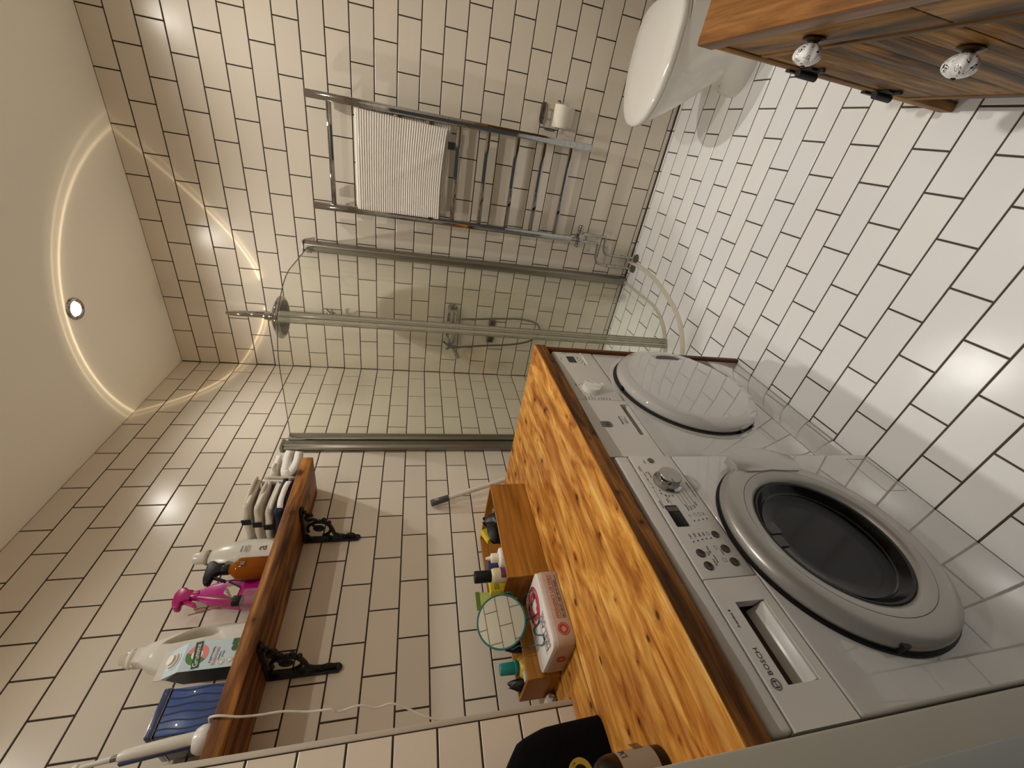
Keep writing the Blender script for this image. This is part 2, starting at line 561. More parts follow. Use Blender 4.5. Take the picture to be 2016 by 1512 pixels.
ZL = lambda n: (2.63 - 0.1 * n) * K
wall_rows = [(max(ZL(n), 0.0), min(ZL(n - 1), CEIL), n % 2 == 1) for n in range(1, 28)]
R_ = 0.0022   # joints lie this far behind the glaze
wb = struct(MB().box(-0.12, RX + 0.12, R_, 0.12, 0, CEIL).build('wall_back', 'grout', smooth=False))
lay(wb, 'back', 'tile', lambda u, v: Vector((u, 0, v)), 0.0, RX, wall_rows, 0.101969 * K, LP)
wl = struct(MB().box(-0.12, -R_, NY - 0.12, 0.12, 0, CEIL).build('wall_left', 'grout', smooth=False))
PY = -2.074                     # face of the partition stub that ends the niche
lay(wl, 'left', 'tile', lambda u, v: Vector((0, -u, v)), 0.0, -PY - 0.012, wall_rows, 0.0939877 * K, LP)
wp = struct(MB().box(-0.01, 0.25 - R_, NY - 0.1, PY - R_, 0, CEIL).build('wall_partition', 'grout', smooth=False))
PX = 0.25
lay(wp, 'left', 'tile', lambda u, v: Vector((PX, -u, v)), -PY + 0.011, -NY, [(a, b, False) for a, b, _ in wall_rows], -PY + 0.011, LP)
lay(wp, 'near', 'tile', lambda u, v: Vector((u, PY, v)), 0.0, PX - 0.012, wall_rows, 0.03, LP)
tr = MB().box(PX - 0.011, PX + 0.0015, PY - 0.011, PY + 0.0015, 0.9, CEIL, 0.0012).build('trim_1', 'trim')
struct(tr)
tr = MB().box(PX - 0.011, PX + 0.0015, PY - 0.011, PY + 0.0015, 0.0, 0.88, 0.0012).build('trim_2', 'trim')
struct(tr)
wr = struct(MB().box(RX + R_, RX + 0.12, NY - 0.12, 0.12, 0, CEIL).build('wall_right', 'grout', smooth=False))
lay(wr, 'right', 'tile', lambda u, v: Vector((RX, u, v)), NY, 0.0, wall_rows, -0.05, LP, joined=True)
DX0, DX1, DH = 0.905, 1.80, 2.06   # door opening
wn = MB()
wn.box(-0.12, DX0 - 0.05, NY - 0.12, NY - R_, 0, CEIL)
wn.box(DX1 + 0.05, RX + 0.12, NY - 0.12, NY - R_, 0, CEIL)
wn.box(DX0 - 0.05, DX1 + 0.05, NY - 0.12, NY - R_, DH + 0.05, CEIL)
wn = struct(wn.build('wall_near', 'grout', smooth=False))
lay(wn, 'near', 'tile', lambda u, v: Vector((u, NY, v)), PX, DX0 - 0.05, wall_rows, 0.1, LP, joined=True)
lay(wn, 'near', 'tile', lambda u, v: Vector((u, NY, v)), DX1 + 0.05, RX, wall_rows, 0.1, LP, joined=True)
lay(wn, 'near', 'tile', lambda u, v: Vector((u, NY, v)), DX0 - 0.05, DX1 + 0.05, [r for r in wall_rows if r[0] > DH + 0.03], 0.1, LP, joined=True)
fl = struct(MB().box(-0.12, RX + 0.12, NY - 0.12, 0.12, -0.1, -R_).build('floor', 'grout_floor', smooth=False))
FX, FYP, FH, FL_ = 1.5905 * K, -1.3096 * K, 0.0988 * K, 2 * 0.0974 * K
frows = []
k = -20
while FYP - k * FH > NY - 0.09:
    hi, lo = FYP - k * FH, FYP - (k + 1) * FH
    if lo < 0 and hi > NY - 0.1:
        frows.append((max(lo, NY - 0.1), min(hi, -0.003), k % 2 != 0))
    k += 1
lay(fl, 'floor', 'tile_floor', lambda u, v: Vector((u, v, 0)), 0.0, RX, frows, FX, FL_)
ce = struct(MB().box(-0.12, RX + 0.12, NY - 0.12, 0.12, CEIL, CEIL + 0.1).build('ceiling', 'ceiling', smooth=False))
# door frame the photograph is taken from
d = MB()
d.box(DX0 - 0.07, DX0, NY - 0.125, NY + 0.003, 0, DH, 0.004)
d.box(DX1, DX1 + 0.07, NY - 0.125, NY + 0.003, 0, DH, 0.004)
d.box(DX0 - 0.07, DX1 + 0.07, NY - 0.125, NY + 0.003, DH, DH + 0.07, 0.004)
door = struct(d.build('door_1', 'jamb'))
d = MB()
d.box(DX0 - 0.001, DX0 + 0.008, NY - 0.125, NY - 0.046, 0, DH, 0.003)
d.box(DX1 - 0.008, DX1 + 0.001, NY - 0.125, NY - 0.046, 0, DH, 0.003)
d.build('door_stop', 'jamb2', door)

struct(MB().box(0.80, RX, -0.006, -0.0004, 0.0002, 0.007).build('trim_3', pbr('brown_sealant', '#3b2c20', 0.8), smooth=False))
struct(MB().box(0.001, 0.76, -0.006, -0.0004, 0.0002, 0.007).build('trim_4', pbr('brown_sealant2', '#4a3b2e', 0.8), smooth=False))
# ---------------------------------------------------------------- helpers for fronts that look along +X (u = +Y, v = +Z)
UY, UZ, UX = Vector((0, 1, 0)), Vector((0, 0, 1)), Vector((1, 0, 0))
def frame_x(mb, x0, x1, Y0, Y1, Z0, Z1, a0, a1, b0, b1, bev=0.0):
    """plate in a plane of constant x with a rectangular hole (a = y, b = z)"""
    mb.box(x0, x1, Y0, a0, Z0, Z1, bev, 1); mb.box(x0, x1, a1, Y1, Z0, Z1, bev, 1)
    mb.box(x0, x1, a0, a1, Z0, b0, 0); mb.box(x0, x1, a0, a1, b1, Z1, 0)
    return mb
def stroke(mb, x, pts, w, d=0.0005):
    """thin printed line on a front: list of (y, z)"""
    for (a, b), (c, e) in zip(pts, pts[1:]):
        v = Vector((0, c - a, e - b)); L = v.length
        if L < 1e-6: continue
        n = Vector((0, -v.z, v.y)) / L * (w / 2)
        p, q = Vector((x, a, b)), Vector((x, c, e))
        t = bmesh.new()
        f = [t.verts.new(k) for k in (p - n, q - n, q + n, p + n)]
        g = [t.verts.new(k.co + Vector((d, 0, 0))) for k in f]
        t.faces.new(g); 
        for i in range(4): t.faces.new((f[i], f[(i + 1) % 4], g[(i + 1) % 4], g[i]))
        mb.add(t)
    return mb
def dot(mb, x, y, z, r, d=0.001, seg=14):
    return mb.cyl((x - 0.001, y, z), (x + d, y, z), r, seg=seg)

# ---------------------------------------------------------------- worktop
CT = 0.923
def cedge(y):     # front edge of the worktop, a little out of square
    pts = [(-1.146, .8445), (-1.3, .851), (-1.47, .8555), (-1.70, .8592), (-1.95, .8632), (-2.21, .870), (-2.36, .871)]
    for (a, p), (b, q) in zip(pts, pts[1:]):
        if y >= b: return p + (q - p) * (a - y) / (a - b)
    return pts[-1][1]
wt = thing('worktop', 'long knotty orange-brown timber worktop on a scorched front beam over two laundry machines', 'worktop', (0.43, -1.75, 0.88))
joints = [0.003, 0.105, 0.247, 0.392, 0.507, 0.628, 0.742, None]
for i in range(7):
    a, b = joints[i], joints[i + 1]
    g = 0.0009
    y1 = -1.148
    y0 = -2.068 if i < 1 else -2.360
    mb = MB()
    if b is None:
        n = 36
        top = [(a + g, y1)] + [(cedge(y1 + (y0 - y1) * k / n) - 0.0015 + random.uniform(-.0016, .0008), y1 + (y0 - y1) * k / n) for k in range(n + 1)] + [(a + g, y0)]
        mb.prism(top, (0, 0, CT - 0.020), (1, 0, 0), (0, 1, 0), 0.020, 0)
    elif i == 1:   # notched round the partition
        mb.prism([(a + g, y1), (b - g, y1), (b - g, -2.068), (a + g, -2.068)], (0, 0, CT - 0.020), (1, 0, 0), (0, 1, 0), 0.020, 0)
    elif i == 2:
        mb.prism([(a + g, y1), (b - g, y1), (b - g, y0), (0.2535, y0), (0.2535, -2.0705), (a + g, -2.0705)], (0, 0, CT - 0.020), (1, 0, 0), (0, 1, 0), 0.020, 0)
    else:
        mb.box(a + g, b - g, y0, y1, CT - 0.020, CT, 0.0012, 1)
    mb.build('plank', 'counter', wt, ang=30)
mb = MB()
n = 24
poly = [(0.80, -1.150)] + [(cedge(-1.15 - 1.21 * k / n) + random.uniform(-.0006, .0006), -1.150 - 1.21 * k / n) for k in range(n + 1)] + [(0.80, -2.36)]
mb.prism(poly, (0, 0, 0.8805), (1, 0, 0), (0, 1, 0), CT - 0.0012 - 0.8805)
mb.build('front_beam', 'beam', wt, label='dark scorched front beam with black knots', ang=30)
MB().box(0.06, 0.80, -1.170, -1.150, 0.872, 0.9025, 0.002).build('side_rail', 'apron', wt)
MB().box(0.79, 0.838, -1.1665, -1.148, 0.0005, 0.8795, 0.002).build('leg', 'leg', wt)
MB().box(0.03, 0.07, -1.166, -1.150, 0.0005, 0.9, 0.002).build('leg', 'leg', wt)

# ---------------------------------------------------------------- washing machine
WX = 0.855
wm = thing('washing_machine', 'white front-loading washing machine with grey-ringed dark porthole, nearest the door', 'washing machine', (0.55, -2.06, 0.0))
Y0, Y1 = -2.3465, -1.774
mb = MB().box(0.28, WX - 0.056, Y0 + 0.003, Y1 - 0.002, 0.02, 0.862, 0.006)
for a in (0.33, 0.78):
    for b in (Y0 + 0.06, Y1 - 0.06):
        mb.cyl((a, b, 0), (a, b, 0.025), 0.022)
mb.build('body', 'white', wm)
mb = MB().box(WX - 0.022, WX, Y0, Y1, 0.015, 0.696, 0.006, 3)
mb.build('front_panel', 'white', wm)
MB().box(WX - 0.024, WX - 0.001, Y0, Y1, 0.8235, 0.8625, 0.007, 3).build('top_trim', 'white2', wm)
mb = MB().box(WX - 0.022, WX, -2.1135, Y1, 0.7005, 0.8215, 0.0025, 2)
cp = mb.build('control_panel', 'white2', wm)
mb = MB()
frame_x(mb, WX - 0.02, WX, Y0, -2.1155, 0.7005, 0.8215, -2.292, -2.161, 0.721, 0.786)
dr = mb.build('detergent_drawer', 'white2', wm)
mb = MB().box(WX - 0.05, WX - 0.034, -2.296, -2.157, 0.715, 0.79)
mb.build('recess', pbr('recess_brown', '#2a1d15', 0.5), dr)
mb = MB()
mb.prism([(0, 0), (0.032, 0), (0.032, 0.005), (0.016, 0.012), (0.0, 0.024)], (WX - 0.034, -2.290, 0.7215), (1, 0, 0), (0, 0, 1), -0.127, 0.001)
mb.build('grip_scoop', 'white2', dr)
# door: ring, inner ring, glass bowl, pad
DC = (-2.056, 0.470)
door = MB().lathe([(0.222, 0.004), (0.2285, 0.010), (0.2295, 0.018), (0.2265, 0.027), (0.219, 0.033), (0.206, 0.0365), (0.1845, 0.0360), (0.1835, 0.0345)], (WX, DC[0], DC[1]), (1, 0, 0), 72).build('door', 'silver', wm, label='round door with wide grey ring', ang=50)
MB().lathe([(0.226, 0.0005), (0.2345, 0.0005), (0.2345, 0.006), (0.229, 0.009), (0.220, 0.006)], (WX + 0.0005, DC[0], DC[1] - .002), (1, 0, 0), 72).build('door_gasket', 'black', door)
MB().lathe([(0.1835, 0.0345), (0.1828, 0.0360), (0.168, 0.0345), (0.1590, 0.0285), (0.1550, 0.018), (0.153, 0.010)], (WX, DC[0], DC[1]), (1, 0, 0), 72).build('inner_ring', pbr('inner_ring_paint', '#a29f9b', 0.3, 0.45), door)
MB().lathe([(0.1555, 0.0215), (0.150, 0.0225), (0.140, 0.012), (0.128, 0.0035), (0.09, 0.0015), (0.0, 0.001)], (WX, DC[0], DC[1]), (1, 0, 0), 72).build('porthole_glass', 'drum', door, label='dark glass porthole')
MB().lathe([(0.1565, 0.0215), (0.1535, 0.0260), (0.1490, 0.0240)], (WX, DC[0], DC[1]), (1, 0, 0), 72).build('glass_rim', 'rubber', door)
MB().lathe([(0.136, 0.0080), (0.134, 0.0100), (0.131, 0.0075)], (WX, DC[0], DC[1]), (1, 0, 0), 72).build('bowl_step', pbr('bowl_edge', '#1d2220', 0.2), door)
mb = MB().box(WX + .0015, WX + .005, -2.030, -2.000, .560, .592, .001, 1); mb.box(WX + .0015, WX + .005, -2.062, -2.034, .570, .598, .001, 1)
mb.build('glass_sticker', pbr('sticker_grey', '#4b4d4c', 0.4), door)
mb = MB().prism([(r * math.cos(a), r * math.sin(a)) for r, a in [(0.258, -0.40), (0.266, -0.2), (0.268, 0.0), (0.266, 0.2), (0.258, 0.40), (0.224, 0.46), (0.199, 0.42), (0.186, 0.2), (0.1855, 0), (0.186, -0.2), (0.199, -0.42), (0.224, -0.46)]], (WX + 0.016, DC[0], DC[1]), UY, UZ, 0.0240, 0.0018)
mb.build('door_handle', pbr('handle_paint', '#bab8b4', 0.28, 0.5), door, ang=25)
MB().box(WX + 0.008, WX + 0.0275, -2.2795, -2.270, 0.528, 0.543).build('hinge_notch', 'black', door)
# filter flap: a hairline outline
mb = MB(); stroke(mb, WX, [(-1.795, 0.112), (-1.795, 0.038), (-1.919, 0.030), (-1.919, 0.108), (-1.795, 0.112)], 0.0012, 0.0004)
mb.build('filter_flap_seam', pbr('seam_grey', '#9d9a97', 0.5), wm)
stroke_m = 'ink'
# controls
mb = MB()
mb.lathe([(0.034, 0.0), (0.0345, 0.004), (0.031, 0.006), (0.0285, 0.008), (0.0270, 0.024), (0.0262, 0.026)], (WX, -1.868, 0.762), (1, 0, 0), 48)
kn = mb.build('program_knob', 'chrome', cp)
mb = MB().lathe([(0.0264, 0.0255), (0.025, 0.0272), (0.0, 0.0275)], (WX, -1.868, 0.762), (1, 0, 0), 40)
mb.build('knob_face', 'silver', cp)
mb = MB(); mb.box(WX + 0.0268, WX + 0.0279, -1.8935, -1.882, 0.7675, 0.7688); mb.build('knob_mark', 'ink', cp)
mb = MB().box(WX - 0.001, WX + 0.0008, -1.995, -1.938, 0.778, 0.808, 0.002, 2)
mb.build('display', 'black', cp)
mb = MB().box(WX, WX + 0.0011, -1.955, -1.940, 0.779, 0.807, 0.0015, 1)
mb.build('display_key', pbr('display_grey', '#55524d', 0.4), cp)
brown = pbr('button_brown', '#3a2b22', 0.35)
for y, z, r in [(-2.019, .729, .0085), (-2.054, .729, .0095), (-2.084, .729, .0095), (-2.060, .793, .0095), (-2.088, .793, .0095)]:
    MB().lathe([(r, 0), (r, .0012), (r * .9, .002), (r * .6, .0014), (0, .0008)], (WX, y, z), (1, 0, 0), 24).build('button', brown, cp)
MB().lathe([(.0085, 0), (.0085, .0012), (.0075, .0025), (0, .003)], (WX, -1.793, .767), (1, 0, 0), 24).build('power_button', pbr('button_grey', '#5d5953', 0.3, 0.4), cp)
mb = MB()
for y, z in [(-1.982, .757), (-1.981, .745), (-1.979, .733), (-1.978, .722), (-2.033, .792), (-2.031, .780), (-2.029, .768), (-2.028, .757), (-2.027, .745), (-1.893, .795)]:
    dot(mb, WX, y, z, 0.0016, 0.0006, 10)
mb.build('indicator_dots', 'black', cp)
mb = MB()
T = lambda s, y, z, h: mb.text(s, (WX + 0.0003, y, z), UY, UZ, h, 0.0002)
for s, y, z, h in [('1400', -2.026, .790, .006), ('1200', -2.024, .778, .006), ('800', -2.022, .766, .006), ('400', -2.021, .755, .006),
                   ('Super', -2.068, .7405, .006), ('Perfect', -2.083, .765, .006), ('Speed', -2.089, .772, .006), ('Eco', -2.066, .7745, .006), ('Perfect', -2.062, .768, .006),
                   ('90', -1.905, .795, .005), ('60', -1.911, .787, .005), ('40', -1.913, .778, .005), ('30', -1.912, .768, .005), ('40', -1.838, .800, .005), ('60', -1.845, .807, .005), ('90', -1.86, .807, .005), ('off', -1.886, .806, .005),
                   ('Intensive', -1.852, .794, .0055), ('Quick', -1.93, .7905, .005), ('Cotton', -1.83, .812, .0055), ('Synthetics', -1.945, .812, .0055), ('Delicates', -1.955, .752, .005), ('Wool', -1.953, .742, .005), ('Spin', -1.947, .731, .005), ('Drain', -1.941, .722, .005), ('Mix', -1.825, .724, .005), ('Rinse', -1.835, .715, .005), ('Automatic programme', -1.915, .7085, .005), ('on', -1.797, .786, .005), ('off', -1.8035, .786, .005)]:
    T(s, y, z, h)
for pts in [[(-1.81, .809), (-1.87, .809), (-1.876, .803)], [(-1.892, .809), (-1.95, .809)], [(-1.935, .786), (-1.905, .786)], [(-1.94, .757), (-1.905, .757)], [(-1.95, .748), (-1.90, .748)], [(-1.95, .737), (-1.895, .737)], [(-1.94, .727), (-1.885, .727)], [(-1.82, .730), (-1.85, .738)], [(-1.828, .721), (-1.855, .730)], [(-2.058, .766), (-2.058, .789)],
            [(-1.972, .760), (-1.966, .764), (-1.966, .756), (-1.972, .760)], [(-1.970, .748), (-1.962, .748), (-1.962, .742), (-1.970, .742)], [(-1.969, .736), (-1.961, .736), (-1.961, .730), (-1.969, .730), (-1.969, .736)], [(-1.968, .725), (-1.960, .719)], [(-1.968, .719), (-1.960, .725)],
            [(-2.019, .744), (-2.012, .744), (-2.012, .749), (-2.019, .749), (-2.019, .744)], [(-2.082, .752), (-2.074, .752), (-2.076, .744), (-2.082, .744), (-2.082, .752)], [(-2.054, .752), (-2.045, .752), (-2.047, .746), (-2.052, .746), (-2.054, .752)]]:
    stroke(mb, WX, pts, 0.0006, 0.0003)
mb.build('panel_print', 'ink', cp)
mb = MB()
mb.text('BOSCH', (WX + 0.0003, -2.2765, .8005), UY, UZ, 0.0125, 0.0003)
mb.text('Avantixx 8', (WX + 0.0003, -2.2035, .8065), UY, UZ, 0.0072, 0.0003)
mb.tube([(WX + 0.0004, -2.2885 + .0078 * math.cos(k * .2618), .8065 + .0078 * math.sin(k * .2618)) for k in range(24)], 0.0006, 6, True)
stroke(mb, WX, [(-2.2925, .8025), (-2.2925, .8105)], .0014); stroke(mb, WX, [(-2.2845, .8025), (-2.2845, .8105)], .0014); stroke(mb, WX, [(-2.2925, .8065), (-2.2845, .8065)], .0014)
mb.tube([(WX + 0.0004, -2.2885 + .0052 * math.cos(k * .2618), .8065 + .0052 * math.sin(k * .2618)) for k in range(24)], 0.0004, 6, True)
mb.build('brand_lettering', 'ink', dr)

# ---------------------------------------------------------------- tumble dryer
DX = 0.83
td = thing('tumble_dryer', 'white tumble dryer with solid round white door, beside the shower', 'tumble dryer', (0.53, -1.46, 0.0))
Y0, Y1 = -1.752, -1.171
mb = MB().box(0.25, DX - 0.050, Y0 + 0.002, Y1, 0.02, 0.855, 0.006)
for a in (0.30, 0.76):
    for b in (Y0 + 0.06, Y1 - 0.06):
        mb.cyl((a, b, 0), (a, b, 0.025), 0.022)
mb.build('body', 'white', td)
MB().box(DX - 0.02, DX, Y0, Y1, 0.165, 0.690, 0.005, 2).build('front_panel', 'white', td)
MB().box(DX - 0.02, DX - 0.001, Y0, Y1, 0.016, 0.162, 0.005, 2).build('kick_panel', 'white', td)
cp = MB().box(DX - 0.02, DX + 0.001, -1.4905, Y1, 0.693, 0.858, 0.006, 3).build('control_panel', 'white2', td)
mb = MB()
frame_x(mb, DX - 0.02, DX + 0.001, Y0, -1.492, 0.693, 0.858, -1.661, -1.511, 0.694, 0.7225)
tk = mb.build('water_drawer', 'white2', td)
MB().box(DX - 0.045, DX - 0.03, -1.665, -1.507, 0.69, 0.728).build('recess', pbr('recess_grey', '#5f5b55', 0.5), tk)
MB().prism([(0, 0), (0.028, 0), (0.028, 0.0025), (0.0, 0.006)], (DX - 0.03, -1.511, 0.6945), (1, 0, 0), (0, 0, 1), 0.15).build('grip_scoop', 'white2', tk)
DC = (-1.416, 0.432)
door = MB().lathe([(0.232, 0.004), (0.2405, 0.008), (0.2425, 0.016), (0.2405, 0.027), (0.233, 0.034), (0.208, 0.0405), (0.204, 0.0408), (0.11, 0.0422), (0.0, 0.0427)], (DX, DC[0], DC[1]), (1, 0, 0), 96).build('door', 'white', td, label='solid white round door', ang=60)
MB().lathe([(0.262, 0.0003), (0.262, 0.0012), (0.2470, 0.0012), (0.238, 0.0008), (0.228, 0.0008), (0.228, 0.012)], (DX + .0003, DC[0], DC[1] + .004), (1, 0, 0), 80).build('door_recess', 'white', td)
MB().lathe([(0.2470, 0.0014), (0.2470, 0.0022), (0.230, 0.0022), (0.230, 0.010)], (DX + .0003, DC[0], DC[1] + .004), (1, 0, 0), 80).build('door_gap', pbr('recess_dark', '#38332d', 0.7), td)
for a in (math.radians(196), math.radians(212), math.radians(92)):
    MB().cyl((DX + 0.003, DC[0] + 0.239 * math.cos(a), DC[1] + 0.239 * math.sin(a)), (DX + 0.013, DC[0] + 0.2440 * math.cos(a), DC[1] + 0.2440 * math.sin(a)), 0.0075, seg=8).build('door_clip', 'black', door)
gy, gz, gx = -1.243, .418, DX + .0418
ov = lambda a, b, n=28: [(a * math.cos(2 * math.pi * k / n), b * math.sin(2 * math.pi * k / n)) for k in range(n)]
MB().prism(ov(.022, .062), (gx - .002, gy, gz), UY, UZ, .0030, .001).build('door_grip', pbr('grip_shell', '#b9b6bb', 0.3), door)
MB().prism([(-.016, -.038), (-.011, -.052), (.006, -.038), (.011, 0), (.006, .038), (-.011, .052), (-.016, .038)], (gx + .0005, gy - .002, gz), UY, UZ, .0012).build('grip_slot', pbr('slot_brown', '#43382d', 0.5), door)
# controls
mb = MB().lathe([(0.031, 0), (0.0315, .003), (0.030, .012), (0.028, .017), (0.0, .018)], (DX + .001, -1.43, .790), (1, 0, 0), 48)
kn = mb.build('program_knob', pbr('knob_white', '#e8e6e2', 0.3), cp)
mb = MB().prism([(-.029, -.006), (.029, -.006), (.029, .006), (-.029, .006)], (DX + .016, -1.43, .790), Vector((0, .5, .866)), Vector((0, -.866, .5)), 0.011, 0.003)
mb.build('knob_grip', pbr('knob_white2', '#efede9', 0.3), cp)
mb = MB(); stroke(mb, DX + .0275, [(-1.43, .790), (-1.418, .811)], .0014, .0004); mb.build('knob_mark', 'ink', cp)
MB().box(DX, DX + .0018, -1.252, -1.206, .779, .811, .001, 1).build('display', pbr('display_black', '#242321', 0.3), cp)
bw = pbr('key_white', '#f2f0ec', 0.3)
MB().box(DX - .001, DX + .003, -1.262, -1.196, .7385, .744, .001, 1).build('key_bar', bw, cp)
MB().box(DX - .001, DX + .003, -1.184, -1.176, .7385, .744, .001, 1).build('key_bar', bw, cp)
MB().box(DX - .001, DX + .003, -1.402, -1.385, .732, .738, .001, 1).build('key_bar', bw, cp)
mb = MB()
for y, z in [(-1.268, .756), (-1.250, .762), (-1.235, .768), (-1.222, .772), (-1.178, .800), (-1.183, .793), (-1.186, .806), (-1.19, .812)]:
    mb.box(DX + .0009, DX + .0015, y - .002, y + .002, z - .0015, z + .0015)
for s, y, z, h in [('Express', -1.264, .750, .0045), ('Gentle', -1.246, .753, .0045), ('Anti', -1.23, .757, .0045), ('Buzzer', -1.218, .765, .0045), ('Dry', -1.183, .7535, .0045), ('Filter', -1.186, .812, .004), ('Tank', -1.189, .820, .004), ('End', -1.181, .806, .004), ('Time', -1.177, .800, .004), ('Sensor dry', -1.235, .835, .004),
                   ('Cotton', -1.412, .835, .0055), ('Iron', -1.405, .823, .0045), ('Dry', -1.400, .812, .0045), ('Extra', -1.395, .80, .0045), ('off', -1.448, .830, .005),
                   ('Synthetics', -1.489, .826, .0055), ('Iron dry', -1.487, .815, .0045), ('Cupboard', -1.487, .805, .0045), ('Extra', -1.484, .796, .0045), ('Time', -1.487, .782, .005), ('30 min', -1.487, .772, .0045), ('60 min', -1.487, .763, .0045), ('Wool', -1.487, .753, .0045), ('Mixed', -1.487, .743, .0045), ('Cool', -1.396, .765, .0045), ('Start', -1.39, .7525, .0045)]:
    mb.text(s, (DX + .0013, y, z), UY, UZ, h, .0002)
for pts in [[(-1.392, .84), (-1.41, .832)], [(-1.455, .827), (-1.449, .818)], [(-1.466, .806), (-1.461, .80)], [(-1.47, .79), (-1.463, .79)]]:
    stroke(mb, DX + .001, pts, .0006, .0003)
mb.build('panel_print', 'ink', cp)
mb = MB()
mb.text('Husqvarna', (DX + .0013, -1.6135, .7515), UY, UZ, .0105, .0003, squeeze=.86)
stroke(mb, DX + .001, [(-1.612, .746), (-1.590, .744), (-1.568, .746)], .0007, .0003)
stroke(mb, DX + .001, [(-1.608, .7355), (-1.590, .734), (-1.572, .7355)], .0007, .0003)
mb.text('Quality dry', (DX + .0013, -1.609, .7375), UY, UZ, .0055, .0002)
mb.build('brand_lettering', 'ink', tk)
# crest: rounded shield with a crowned H
mb = MB()
mb.prism([(-.013, .012), (-.0135, -.006), (-.010, -.0125), (-.004, -.0155), (.004, -.0155), (.010, -.0125), (.0135, -.006), (.013, .012)], (DX + .0005, -1.614, .808), UY, UZ, .0025, .0006)
for k in (-.009, 0, .009):
    mb.box(DX + .0005, DX + .003, -1.614 + k - .0022, -1.614 + k + .0022, .8205, .827, .0006, 1)
cr = mb.build('crest', pbr('crest_grey', '#77736e', 0.35, 0.6), tk)
mb = MB()
for y in (-.005, .005): mb.box(DX + .0028, DX + .0036, -1.614 + y - .0014, -1.614 + y + .0014, .7975, .8145)
mb.box(DX + .0028, DX + .0036, -1.6195, -1.6085, .8045, .8075)
mb.build('crest_mark', 'ink', tk)

# ---------------------------------------------------------------- vanity
VX = 1.7424
vn = thing('vanity_cabinet', 'rustic brown plank vanity cabinet with patterned china knobs, by the toilet', 'cabinet', (2.0, -1.82, 0.0))
VY0, VY1 = -2.27, -1.374
mb = MB().prism([(VX - .004, VY1), (VX - .004, VY0), (RX - .003, VY0), (RX - .003, VY1)][::-1], (0, 0, .7295), (1, 0, 0), (0, 1, 0), .043, .004)
mb.build('top_slab', 'vanity_top', vn, label='thick orange-brown timber top')
mb = MB()
mb.box(VX + .010, RX - .004, VY1 - .020, VY1 - .003, .03, .729, .002)
mb.box(VX + .010, RX - .004, VY0 + .003, VY0 + .020, .03, .729, .002)
mb.box(VX + .020, RX - .004, VY0 + .02, VY1 - .02, .170, .185)
mb.box(RX - .02, RX - .006, VY0 + .02, VY1 - .02, .06, .729)
mb.box(VX + .03, VX + .034, VY0 + .02, VY1 - .02, .185, .729)
mb.build('carcass', 'vanity', vn)
for a, b in ((VY1 - .037, VY1 - .002), (VY0 + .002, VY0 + .037)):
    MB().box(VX - .001, VX + .024, a, b, .0005, .729, .003).build('stile', 'vanity', vn)
for a, b in ((.612, .6265), (.152, .176)):
    MB().box(VX, VX + .022, VY0 + .0375, VY1 - .0375, a, b, .002).build('rail', 'vanity_y', vn)
MB().box(VX, VX + .022, VY0 + .0375, VY1 - .0375, .7215, .729, .001).build('rail', 'vanity_y', vn)
def knob(parent, y, z):
    o = MB().lathe([(.0195, .001), (.0205, .003), (.0180, .005), (.010, .0065), (.009, .008), (.011, .010)], (VX + .001, y, z), (-1, 0, 0), 24).build('knob_base', pbr('old_bronze', '#3b2414', 0.4, 0.7), parent)
    t = bmesh.new()
    seg, rg = 48, 14
    rows = []
    for i in range(rg + 1):
        th = math.pi * i / rg
        r = .0235 * math.sin(th) * (1 - .10 * math.cos(th))
        h = .0245 - .0175 * math.cos(th)
        rows.append([t.verts.new((r * (1 + .05 * math.cos(8 * 2 * math.pi * k / seg)) * math.cos(2 * math.pi * k / seg), r * (1 + .05 * math.cos(8 * 2 * math.pi * k / seg)) * math.sin(2 * math.pi * k / seg), h)) for k in range(seg)])
    for A, B in zip(rows, rows[1:]):
        for k in range(seg):
            t.faces.new((A[k], A[(k + 1) % seg], B[(k + 1) % seg], B[k]))
    bmesh.ops.remove_doubles(t, verts=t.verts, dist=1e-5)
    bmesh.ops.recalc_face_normals(t, faces=t.faces)
    q = Vector((-1, 0, 0)).to_track_quat('Z', 'Y').to_matrix().to_4x4(); q.translation = Vector((VX + .001, y, z))
    kb = MB().add(t, q).build('knob', 'china', parent, label='white china knob with black scroll pattern')
    MB().cyl((VX - .0405, y, z), (VX - .0435, y, z), .0042, .0025, 10).build('knob_screw', 'iron', parent)
# china with inked scrolls
mt, nt, b = newmat('painted_china')
L = nt.links.new
tc = nt.nodes.new('ShaderNodeTexCoord')
nz = nt.nodes.new('ShaderNodeTexNoise'); nz.inputs['Scale'].default_value = 55; nz.inputs['Detail'].default_value = 1
mx0 = nt.nodes.new('ShaderNodeVectorMath'); mx0.operation = 'MULTIPLY_ADD'
mx0.inputs[1].default_value = (.03, .03, .03)
L(tc.outputs['Object'], nz.inputs['Vector']); L(nz.outputs['Color'], mx0.inputs[0]); L(tc.outputs['Object'], mx0.inputs[2])
vo = nt.nodes.new('ShaderNodeTexVoronoi'); vo.inputs['Scale'].default_value = 95; vo.feature = 'F1'
L(mx0.outputs[0], vo.inputs['Vector'])
